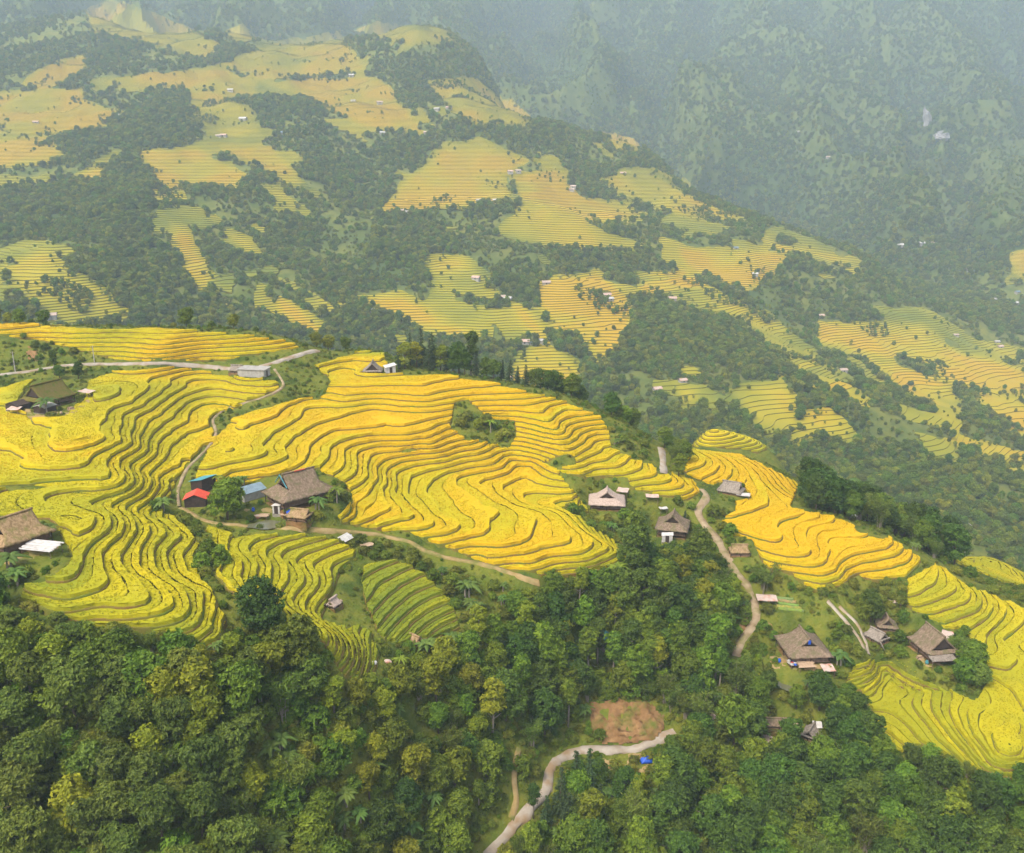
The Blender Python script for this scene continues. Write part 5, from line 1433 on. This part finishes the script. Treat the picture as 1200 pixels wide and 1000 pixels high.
for u, v, k, s, wh in SINGLE:
    if wh == 'x': continue
    plant(k, hit(u, v), s, None, wh)
# --- belts of trees just behind the crest: (u of the trunk, metres behind the crest line, kind, scale)
def behind(u, v, d):
    p = hit(u, v); s = 1 + d / p[1]
    x, y = p[0] * s, p[1] + d
    return np.array([x, y, float(H(x, y))])
BELT = []
for u in range(468, 566, 7): BELT.append((u, 452 - 0.0 * u, rnd(14, 26), random.choice(['conifer1', 'lime2', 'mid2', 'dark1', 'conifer2', 'tall2']), rnd(0.8, 1.15)))
for u in range(570, 690, 9): BELT.append((u, 478, rnd(16, 30), random.choice(['dark1', 'mid1', 'mid2', 'conifer2', 'olive2']), rnd(0.65, 0.95)))
for u in (716, 722, 732, 741): BELT.append((u, 512, rnd(14, 24), random.choice(['mid2', 'mid1', 'dark1']), rnd(0.6, 0.85)))
for (u, v) in ((783, 538), (790, 545), (797, 548), (788, 552), (802, 556), (778, 533), (795, 562)): BELT.append((u, v, rnd(2, 8), random.choice(['dark1', 'mid2', 'bamboo1', 'mid1']), rnd(0.55, 0.85)))
for u in (205, 220, 250, 275, 300, 372, 385, 395, 405): BELT.append((u, 416 if u > 350 else 398, rnd(8, 20), random.choice(['shrub3', 'mid1', 'shrub1', 'lime1']), rnd(0.6, 0.9)))
for u in range(-30, 60, 14): BELT.append((u, 396, rnd(10, 18), random.choice(['mid1', 'shrub3', 'lime1']), rnd(0.6, 0.85)))
for u, v, d, k, s in BELT:
    plant(k, behind(u, v, d), s, None, 'just behind the crest of the golden hill' if u < 700 else 'behind the road on the ridge')
# --- the wood on the right flank and the big wood below the terraces
WOODS = [
 ('on the right flank beyond the big golden field', [(940,575),(985,560),(1040,580),(1100,600),(1200,640),(1260,660),(1240,705),(1150,680),(1085,650),(1050,628),(1005,612),(950,600)], 4.4, ['dark1','dark2','bamboo1','mid2','dark1','olive3','bamboo1','dark2'], (0.75, 1.15), 120, (200, 330)),
 ('on the wooded slope below the terraces', [(-190,730),(20,722),(60,735),(130,745),(220,768),(290,768),(340,755),(372,760),(410,800),(450,812),(560,760),(600,740),(610,700),(650,695),(740,672),(770,665),(845,668),(866,690),(862,720),(850,765),(870,790),(905,812),(990,815),(1012,830),(1040,890),(1080,885),(1150,912),(1200,918),(1380,940),(1380,1080),(-190,1080)], 3.75,
  ['olive1','olive2','olive3','dark1','mid1','mid2','lime1','lime2','dark2','bamboo1','mid1','tall1','olive1','bamboo2'], (0.72, 1.15), 960, (60, 200)),
]
CLEAR = [[(690,822),(782,822),(785,872),(770,930),(700,912),(650,900),(640,888),(690,865)], [(895,830),(975,835),(975,880),(885,885)], [(590,870),(620,870),(618,965),(590,965)], [(700,830),(600,830),(620,860)] ]
pal_left = ['olive1','olive2','olive3','olive1','mid1','lime1','olive2','bamboo2','shrub3']
pal_midl = ['mid1','lime1','bamboo2','shrub3','lime2','bamboo1','shrub3','mid1','bamboo2','shrub1','dark1','banana1']
pal_midr = ['dark1','mid2','tall1','dark1','dark2','bamboo1','mid1','tall3','bamboo2','shrub3','banana1','mid2','dark1','bamboo1','shrub3']
pal_right = ['dark1','dark2','mid2','mid1','bamboo1','dark1','bamboo2','mid2']
class Spacing:
    """grid of what already stands, so that neighbours keep their distance"""
    def __init__(self, c=4.0): self.c, self.g = c, {}
    def add(self, x, y): self.g.setdefault((int(x // self.c), int(y // self.c)), []).append((x, y))
    def free(self, x, y, d):
        i, j = int(x // self.c), int(y // self.c)
        for a in (i - 1, i, i + 1):
            for b in (j - 1, j, j + 1):
                for q in self.g.get((a, b), ()):
                    if (q[0] - x) ** 2 + (q[1] - y) ** 2 < d * d: return False
        return True
SPC = Spacing()
OPEN = [((30,690),30),((50,645),22),((937,748),27),((922,795),16),((1090,748),28),((1097,785),12),((1030,738),16),((910,846),14),((950,858),13),((897,866),9),((735,850),36),((757,893),9),((787,612),22),((710,580),24),((866,642),12),((898,702),14),((918,708),18),((709,747),6),((390,706),8),((486,750),9),((838,846),8),((1005,740),20)]
def hides(x, y, z, k, s):
    """would this tree stand in front of a road or house that the photograph shows in the open"""
    R = 2.6 * s
    for q in (0.4, 0.65, 0.9):
        u_, v_, f_ = project(np.array([x, y, z + TREE_H[k] * s * q]))
        rp = R * FPX / f_ * (1.0 if q < 0.8 else 0.6)
        for nm in ('road3', 'road4', 'track2'):
            pw = PW[nm]
            if float(seg_dist(np.array(u_), np.array(v_), PATHS[nm][0])) < rp * 0.75 and y < pw[:, 1].max() + 1: return True
        for (cu, cv), cr in OPEN:
            if math.hypot(u_ - cu, v_ - cv) < rp * 0.7 + cr * 0.8: return True
    return False
for a_, b_, _ in placed: SPC.add(a_, b_)
def ok_ground(x, y, road=2.6, rice=-1.0, pad=1.35, keys=None):
    m = sample(RMASK, x, y) < rice
    m &= np.min([seg_dist(x, y, PW[k]) - PATHS[k][1] / 2 for k in (keys or PW)], axis=0) > road
    m &= np.min([np.hypot(x - PADP[k][0], y - PADP[k][1]) - PADS[k][2] * pad for k in PADS], axis=0) > 0.3
    return m
for where, poly, dist, pal, (s0, s1), nmax, (ya, yb) in WOODS:
    g = np.random.default_rng(33)
    pa = np.array([hit(u, min(v, 1000)) for u, v in poly])
    x = g.uniform(pa[:, 0].min() - 10, pa[:, 0].max() + 10, 36000); y = g.uniform(ya, yb, 36000); z = H(x, y)
    u, v, f = project(np.stack([x, y, z], -1))
    m = (f > 20) & in_poly(u, v, poly)
    for cl_ in CLEAR: m &= ~in_poly(u, v, cl_)
    x, y, z, u, v = x[m], y[m], z[m], u[m], v[m]
    m = ok_ground(x, y, keys=('road3', 'road4', 'track2', 'dirt_path'))
    c = 0
    rd = seg_dist(x, y, PW['road4'])
    for x_, y_, z_, u_, v_, d_ in zip(x[m], y[m], z[m], u[m], v[m], rd[m]):
        if c >= nmax: break
        P_ = pal if ya > 100 else pal_left if u_ < 300 else pal_midl if u_ < 560 else pal_midr if u_ < 860 else pal_right
        k = random.choice(P_); s = random.uniform(s0, s1)
        if 560 < u_ < 800 and v_ > 880 and d_ < 6.0 and y_ < 150: s *= 0.5     # saplings along the lower road
        small = k[:5] in ('shrub', 'banan')
        if small: s = random.uniform(0.8, 1.15) if k[0] == 'b' else random.uniform(0.9, 1.5)
        if not SPC.free(x_, y_, dist * (0.80 if 600 < u_ < 870 and v_ < 830 else 1.0) * (0.45 if small else 0.42 + 0.30 * s)): continue
        for q_ in range(4):                          # trees at the field edge stay low: the crop above them is in full view
            ut, vt, _ = project(np.array([x_, y_, z_ + TREE_H[k] * s * 0.93]))
            rp_ = 0.7 * 2.8 * s * FPX / 140.0
            if not any(bool(in_poly(ut + np.array([-rp_, 0, rp_]), vt + np.array([8, 3, 8]), RICE[i_]).any()) for i_ in (2, 3, 4, 5, 6, 7, 9)) and not hides(x_, y_, z_, k, s): break
            s *= 0.72
        else: continue
        if s < 0.34: continue
        plant(k, (x_, y_, z_), s, None, where if ya > 100 else wood_part(u_, v_)); SPC.add(x_, y_); c += 1
    print(where, c)
# --- shrubs along banks and gullies
SHRUBS = [('along the gully between the lower terraces', [(195,600),(230,612),(262,640),(300,655),(262,662),(240,680),(228,640)], 1.8, 26), ('on the brushy slope below the dirt path', [(400,632),(460,640),(520,665),(600,690),(640,700),(600,740),(540,745),(530,700),(500,685),(440,668)], 2.0, 60),
 ('on the grassy bank above the upper road', [(-20,398),(60,402),(130,426),(60,428),(0,432)], 2.4, 18), ('on the bank around the pale thatched house', [(640,590),(690,600),(740,596),(760,640),(740,652),(700,625),(660,608)], 1.9, 36),
 ('between the big golden field and the garden', [(880,665),(945,692),(985,690),(1040,684),(1075,700),(1050,728),(1000,705),(940,700),(900,690)], 2.0, 46), ('on the bank behind the ridge road', [(700,495),(755,520),(770,548),(735,535),(715,515)], 2.0, 22),
 ('around the wood huts', [(880,812),(1000,815),(985,850),(970,890),(880,890)], 2.0, 34), ('on the terrace edge above the wood', [(20,712),(120,738),(240,760),(330,752),(380,760),(440,805),(400,800),(330,775),(200,765),(60,740)], 2.2, 46),
 ('beside the lower road', [(560,900),(640,880),(690,860),(780,880),(800,930),(720,930),(640,990),(580,1010)], 2.0, 40), ('around the houses on the right', [(985,700),(1060,715),(1070,760),(1050,770),(1000,770),(970,740)], 1.9, 22), ('along the winding road', [(790,590),(850,600),(880,650),(905,700),(890,770),(850,780),(860,720),(830,650)], 2.0, 36),
 ('on the right crest beside the wood', [(1000,610),(1060,630),(1100,655),(1150,680),(1210,708),(1205,715),(1130,690),(1070,655),(1010,625)], 2.0, 30)]
sx_ = np.random.default_rng(44).uniform(-190, 190, 60000); sy_ = np.random.default_rng(45).uniform(90, 330, 60000)
sz_ = H(sx_, sy_); su_, sv_, sf_ = project(np.stack([sx_, sy_, sz_], -1))
m = ok_ground(sx_, sy_, 0.9, -0.4, 1.0); sx_, sy_, sz_, su_, sv_ = sx_[m], sy_[m], sz_[m], su_[m], sv_[m]
for where, poly, dist, nmax in SHRUBS:
    m = in_poly(su_, sv_, poly); c = 0
    for p in zip(sx_[m], sy_[m], sz_[m]):
        if c >= nmax: break
        if not SPC.free(p[0], p[1], dist): continue
        plant(random.choice(['shrub1', 'shrub2', 'shrub3', 'shrub1', 'shrub2', 'banana2' if random.random() < .3 else 'shrub1']), p, rnd(0.6, 1.15), None, where); SPC.add(p[0], p[1]); c += 1

# ------------------------------------------------------------------ uncountable cover: undergrowth, distant woods (instanced on points)
def scatter(name, label, P, S, sources, parent=None, tiltr=0.15):
    me = bpy.data.meshes.new(name); me.from_pydata(np.asarray(P, float).tolist(), [], [])
    a = me.attributes.new('size', 'FLOAT', 'POINT'); a.data.foreach_set('value', np.asarray(S, np.float32))
    o = link(bpy.data.objects.new(name, me), parent)
    o['kind'] = 'stuff'
    if parent is None: o['label'] = label
    ng = bpy.data.node_groups.new(name + '_scatter', 'GeometryNodeTree')
    ng.interface.new_socket('Geometry', in_out='INPUT', socket_type='NodeSocketGeometry'); ng.interface.new_socket('Geometry', in_out='OUTPUT', socket_type='NodeSocketGeometry')
    gi, go = ng.nodes.new('NodeGroupInput'), ng.nodes.new('NodeGroupOutput')
    ip = ng.nodes.new('GeometryNodeInstanceOnPoints'); ip.inputs['Pick Instance'].default_value = True
    jn = ng.nodes.new('GeometryNodeJoinGeometry')
    for k in sources:
        oi = ng.nodes.new('GeometryNodeObjectInfo'); oi.transform_space = 'ORIGINAL'; oi.inputs['Object'].default_value = FIRST[k]; oi.inputs['As Instance'].default_value = True
        ng.links.new(oi.outputs['Geometry'], jn.inputs[0])
    ng.links.new(gi.outputs[0], ip.inputs['Points']); ng.links.new(jn.outputs[0], ip.inputs['Instance'])
    rv = ng.nodes.new('FunctionNodeRandomValue'); rv.data_type = 'FLOAT_VECTOR'
    rv.inputs[0].default_value = (-tiltr, -tiltr, 0); rv.inputs[1].default_value = (tiltr, tiltr, 6.283)
    ng.links.new(rv.outputs[0], ip.inputs['Rotation'])
    ri = ng.nodes.new('FunctionNodeRandomValue'); ri.data_type = 'INT'
    ri.inputs[4].default_value = 0; ri.inputs[5].default_value = len(sources) - 1; ri.inputs['Seed'].default_value = 5
    ng.links.new(ri.outputs[2], ip.inputs['Instance Index'])
    na = ng.nodes.new('GeometryNodeInputNamedAttribute'); na.data_type = 'FLOAT'; na.inputs['Name'].default_value = 'size'
    ng.links.new(na.outputs['Attribute'], ip.inputs['Scale'])
    ng.links.new(ip.outputs[0], go.inputs[0])
    md = o.modifiers.new('scatter', 'NODES'); md.node_group = ng
    return o
for k in ('shrub1', 'shrub2', 'shrub3', 'banana2', 'olive1', 'olive2', 'dark1', 'mid1', 'mid2', 'lime1', 'bamboo1'):
    assert k in FIRST, k
def near_points(n, seed):
    g = np.random.default_rng(seed)
    return g.uniform(-190, 190, n), g.uniform(80, 330, n), g
x, y, g = near_points(120000, 5)
z = H(x, y); u, v, f = project(np.stack([x, y, z], -1))
pd = np.min([seg_dist(x, y, PW[k]) - PATHS[k][1] / 2 for k in PW], axis=0)
hd = np.min([np.hypot(x - PADP[k][0], y - PADP[k][1]) - PADS[k][2] * 0.88 for k in PADS], axis=0)
bareE = np.zeros(len(x), bool)
for pl in ([(697,824),(760,822),(780,842),(776,866),(740,876),(700,872),(690,850)], [(690,888),(768,888),(760,925),(705,908)], [(868,702),(880,716),(880,738),(868,748),(860,728)]):
    bareE |= in_poly(u, v, pl)
ok = (sample(RMASK, x, y) < -0.6) & (pd > 0.15) & (hd > 0) & ~bareE & (u > -300) & (u < 1500) & (v > 370) & (y < 320)
dens = np.clip(0.55 + 0.5 * fbm(x / 9.0, y / 9.0, 301, 3) + 0.35 * (v > 760), 0.08, 1)
ok &= g.random(len(x)) < dens * 0.95
sz = (0.12 + 0.55 * g.random(len(x)) ** 2.2) * (0.7 + 0.5 * (v > 740)) * np.clip(0.35 + 0.5 * np.minimum(pd, hd), 0.35, 1)
scatter('undergrowth', 'leafy green undergrowth covering the near hillside', np.stack([x, y, z - 0.1], -1)[ok], sz[ok], ['shrub1', 'shrub2', 'shrub3', 'shrub2', 'shrub1'])
print('undergrowth', ok.sum())
# far woods
g = np.random.default_rng(9)
n = 300000
tq = g.uniform(-0.70, 0.70, n); rq = np.sqrt(g.uniform(0, 1, n) * (3300.0 ** 2 - 400.0 ** 2) + 400.0 ** 2)
rq2 = 420 * (1500 / 420) ** np.sqrt(g.random(75000)); tq2 = g.uniform(-0.70, 0.70, 75000)
tq, rq = np.r_[tq, tq2], np.r_[rq, rq2]
x, y = rq * np.sin(tq), rq * np.cos(tq)
z = HFs(x, y)
def fsample(Gr, x, y):
    t = np.arctan2(x, y); r = np.hypot(x, y)
    it = np.clip(((t - th[0]) / (th[1] - th[0]) + .5).astype(int), 0, NTH - 1); ir = np.clip((np.log(r / 330.0) / math.log(3300.0 / 330.0) * (NR - 1) + .5).astype(int), 0, NR - 1)
    return Gr[ir, it]
fm = fsample(FMASK, x, y)
u, v, f = project(np.stack([x, y, z], -1))
vis = fsample(FVIS2.astype(float), x, y) > 0.5
mtn = fsample(FMT, x, y) > 0.5
wood = fbm(x / 110.0, y / 110.0, 401, 4)
# bare green hillsides seen among the woods
GRASSY = [[(380,250),(440,262),(420,320),(360,300)],[(520,255),(600,260),(640,300),(600,330),(540,300)],[(870,330),(960,345),(1000,400),(930,400),(880,360)],[(980,470),(1090,480),(1120,530),(1010,520)],[(760,400),(830,420),(860,470),(800,460)],[(60,250),(130,262),(120,300),(50,285)],[(880,520),(960,530),(1000,560),(930,560)],[(230,240),(290,250),(300,290),(250,290)],[(630,60),(720,90),(700,140),(640,110)],[(1150,170),(1200,170),(1200,270),(1150,250)],[(420,300),(480,310),(500,340),(440,340)]]
gr = np.zeros(len(x), bool)
for pl in GRASSY: gr |= in_poly(u, v, pl)
dens = np.where(mtn, np.clip(0.25 + 1.5 * ridge_f(x, y) + 0.4 * fbm(x / 70.0, y / 70.0, 431, 3), 0.42, 1), np.clip(0.50 + 1.2 * wood, 0.10, 0.9)) * np.where(gr & ~mtn, 0.4, 1.0)
near_f = rq < 1500
clump = fbm(x / 38.0, y / 38.0, 411, 3)
ok = ((fm < 0.5) | ((clump > 0.62) & (fm < 45)) | (g.random(len(x)) < np.where(fm < 9, 0.22, 0.02))) & vis & (u > -230) & (u < 1430) & (v < 720) & (v > -40) & (g.random(len(x)) < dens)
sz = np.where(mtn, 1.0, 0.95) * (0.5 + 0.85 * g.random(len(x)) ** 1.3) * np.where(gr | (fm > 0.5), 0.55, 1.0)
P = np.stack([x, y, z - 1.0 * sz], -1)
a = ok & ~mtn; b = ok & mtn
print('far trees', a.sum(), b.sum())
scatter('far_woods', 'dense green woods between the far terraced fields', P[a], sz[a], ['olive1', 'mid1', 'lime1', 'mid2', 'bamboo1', 'lime1', 'lime2', 'lime2', 'mid1'])
scatter('mountain_forest', 'hazy forest covering the far mountain', P[b], sz[b] * 1.15, ['olive1', 'lime1', 'mid1', 'olive2', 'lime2', 'mid1'])

# low scrub on the open far hillsides
g = np.random.default_rng(12)
n = 160000
tq = g.uniform(-0.70, 0.70, n); rq = 430 * (1700 / 430) ** (g.random(n) ** 0.75)
x, y = rq * np.sin(tq), rq * np.cos(tq); z = HFs(x, y)
u, v, f = project(np.stack([x, y, z], -1))
ok = (fsample(FMASK, x, y) < 0.3) & (fsample(FVIS2.astype(float), x, y) > 0.5) & (u > -230) & (u < 1430) & (v < 700) & (v > -30) & (g.random(n) < np.clip(0.45 + 0.6 * fbm(x / 45.0, y / 45.0, 421, 3), 0.05, 1))
S = (0.55 + 0.9 * g.random(n)) * (0.8 + rq / 1800)
scatter('far_scrub', 'low green scrub on the open far hillsides', np.stack([x, y, z - 0.2], -1)[ok], S[ok], ['shrub1', 'shrub2', 'shrub3'])
print('scrub', ok.sum())
# heads of rice standing out of the near crop
g = np.random.default_rng(14)
n = 380000
x, y = g.uniform(-190, 190, n), g.uniform(110, 300, n)
mk = sample(RMASK, x, y)
hh = H(x, y)
u, v, f = project(np.stack([x, y, hh], -1))
ok = (mk > 0.3) & (u > -40) & (u < 1240) & (v > 375) & (v < 930)
x, y, hh = x[ok], y[ok], hh[ok]
L_ = np.floor((hh + 0.5 * STEP) / (0.5 * STEP)); A_ = sample(AF, x, y); odd = (L_ % 2 == 1)
fr_ = ((hh + 0.5 * STEP) / STEP) % 1.0; keep = (fr_ > 0.14) & (fr_ < 0.93)
x, y, hh, L_, A_, odd = x[keep], y[keep], hh[keep], L_[keep], A_[keep], odd[keep]
zt = np.floor(L_ / 2) * STEP - 0.2 * STEP + np.where(odd, 0.5 * STEP * A_, -0.25 * STEP * A_) + CANOPY
me = bpy.data.meshes.new('rice_tuft')
V, F = [], []
gg = random.Random(3)
for k in range(7):
    a = 6.283 * k / 7 + gg.uniform(-.3, .3); l = gg.uniform(0.30, 0.48); w = 0.085; hgt = gg.uniform(0.16, 0.30)
    c, s_ = math.cos(a), math.sin(a); o_ = len(V)
    V += [(-s_ * w, c * w, -0.12), (s_ * w, -c * w, -0.12), (c * l * .55 + s_ * w, s_ * l * .55 - c * w, hgt), (c * l * .55 - s_ * w, s_ * l * .55 + c * w, hgt), (c * l, s_ * l, hgt * 0.55)]
    F += [(o_, o_ + 1, o_ + 2, o_ + 3), (o_ + 3, o_ + 2, o_ + 4)]
me.from_pydata(V, [], F)
mt_ = rice_material('rice_heads', 1.0, True, instancer=True)
me.materials.append(mt_); me.update()
tf = link(bpy.data.objects.new('rice_tuft', me), hill); tf.location = (float(x[0]), float(y[0]), float(zt[0]))
FIRST['rice'] = tf
rh_ = scatter('rice_heads', 'rice', np.stack([x, y, zt + 0.03], -1), 0.22 + 0.26 * g.random(len(x)), ['rice'], hill, 0.25)
a = rh_.data.attributes.new('ripe', 'FLOAT', 'POINT'); a.data.foreach_set('value', (sample(RRIPE, x, y) + 0.10 * g.normal(size=len(x))).astype(np.float32))
print('tufts', len(x))

# ------------------------------------------------------------------ far houses, river, cliffs
FH = [(270,108),(193,117),(143,138),(42,145),(285,142),(256,161),(262,161),(333,158),(414,120),(445,122),(448,158),(500,158),(512,130),(526,128),(412,90),(607,202),(598,203),(640,155),(562,237),(572,238),(580,236),(470,249),(478,250),(558,328),(595,352),(588,350),(615,403),(625,404),(634,402),(60,373),(53,374),(418,364),(434,367),(711,348),(715,352),(640,334),(788,352),(844,376),(964,411),(988,436),(885,323),(672,221),(676,219),(730,205),(1080,289),(1090,287),(1135,318),(1142,320),(1165,352),(1180,360),(1190,357),(1120,394),(1168,402),(1172,408),(1055,290),(930,303),(962,372),(862,292),(935,157),(970,187),(1120,230),(670,224),(540,500),(770,458),(1003,608),(595,446),(800,448),(1192,344)]
def far_house(p, s, rz, roof, label):
    t = root('far_house', p, rz, label, 'house', label + ' group')
    W, L, h = 7.5 * s, 5.0 * s, 2.2 * s
    MB().box((0, 0, h / 2 - 1.0), (W, L, h + 2.0)).build('wall', M['render'] if roof != 'wood' else M['mud'], t)
    mb = MB()
    ov = 0.7 * s
    for sy in (-1, 1):
        mb.sheet(2, 2, lambda i, j: ((i - .5) * (W + 2 * ov), sy * j * (L / 2 + ov), h + 1.9 * s * (1 - j) - 0.15))
    mb.build('roof', M[roof], t, False, 0.2 * s)
    MB().box((0, -L / 2 - 0.05, h * 0.45), (1.0 * s, 0.1, h * 0.8)).build('door', M['wood_dark'], t)
    return t
roofs = [('white', 'far house with a pale white roof among the distant terraces'), ('thatch_pale', 'far house with a pale thatched roof among the distant terraces'), ('render', 'far house with a grey roof among the distant terraces'), ('pinkish', 'far house with a pinkish roof among the distant terraces'), ('blue_metal', 'far house with a slate blue roof among the distant terraces')]
for i, (u, v) in enumerate(FH):
    if (u, v) in ((1003, 608),): p = hit(u, v)
    else: p = hit_far(u, v)
    rf, lb = roofs[[0, 1, 2, 3, 0, 1, 3, 4, 2, 1][i % 10]]
    s = (0.85 if p[1] < 1200 else 1.05) * random.uniform(0.8, 1.15)
    far_house(p, s, random.uniform(-0.5, 0.5), rf, lb)
# mountain stream in the valley
sp = np.array([hit_far(u, v) for u, v in [(1096,572),(1102,580),(1110,590),(1113,600),(1118,610),(1128,618)]])
k_ = np.linspace(0, 1, 30)
sp = np.stack([np.interp(k_, np.linspace(0, 1, len(sp)), sp[:, c]) for c in range(3)], -1)
M['streambed'] = simple('stream_stones', (0.50, 0.42, 0.36), (0.28, 0.22, 0.18), 0.25, 0.9, 0.2, 0.3)
strip('stream', sp, 11.0, M['streambed'], 'rocky stream bed in the valley bottom', HFs, 1.2)
# pale rock faces on the mountain
M['cliff'] = simple('cliff_rock', (0.36, 0.33, 0.32), (0.12, 0.12, 0.11), 0.05, 0.95, 0.1, 0.4, stretch=(1, 1, 0.25))
def cliff(us, w, h, label):
    p = hit_far(*us); sd = rnd(0, 90)
    bm = bmesh.new(); bmesh.ops.create_icosphere(bm, subdivisions=4, radius=1.0)
    for q in bm.verts:
        n = 1 + 0.35 * mnoise.noise(q.co * 1.6 + Vector((sd, 0, 0))) + 0.2 * mnoise.noise(q.co * 4 + Vector((0, sd, 0)))
        q.co = Vector((q.co.x * w * .5 * n, q.co.y * 11 * n + 0.5 * q.co.z * h * .5, q.co.z * h * .5 * n))
    me = bpy.data.meshes.new('rock_face'); bm.to_mesh(me); bm.free(); me.materials.append(M['cliff'])
    o = link(bpy.data.objects.new('rock_face', me)); o.location = tuple(map(float, p)); tag(o, label, 'cliff')
cliff((1086,146), 15, 60, 'pale upright rock face high on the forested mountain')
cliff((1104,160), 26, 18, 'darker rock face beside the pale one on the mountain')

# ------------------------------------------------------------------ haze
zmin = min(float(FZ.min()), float(GH.min())) - 1.0; zmax = float(FZ.max()) + 30.0
hz = MB().box((0, 1700, (zmin + zmax) / 2), (5400, 3900, zmax - zmin))
me = bpy.data.meshes.new('haze'); me.from_pydata(hz.V, [], hz.F); me.update()
mh = bpy.data.materials.new('thin_haze'); mh.use_nodes = True
mh.node_tree.nodes.clear()
ho = mh.node_tree.nodes.new('ShaderNodeOutputMaterial'); hv_ = mh.node_tree.nodes.new('ShaderNodeVolumePrincipled')
hv_.inputs['Color'].default_value = (0.70, 0.86, 1.0, 1); hv_.inputs['Density'].default_value = HAZE
hv_.inputs['Anisotropy'].default_value = 0.0
mh.node_tree.links.new(hv_.outputs[0], ho.inputs['Volume'])
me.materials.append(mh)
haze = link(bpy.data.objects.new('haze', me)); haze['kind'] = 'stuff'; haze['label'] = 'thin pale haze filling the valley air'
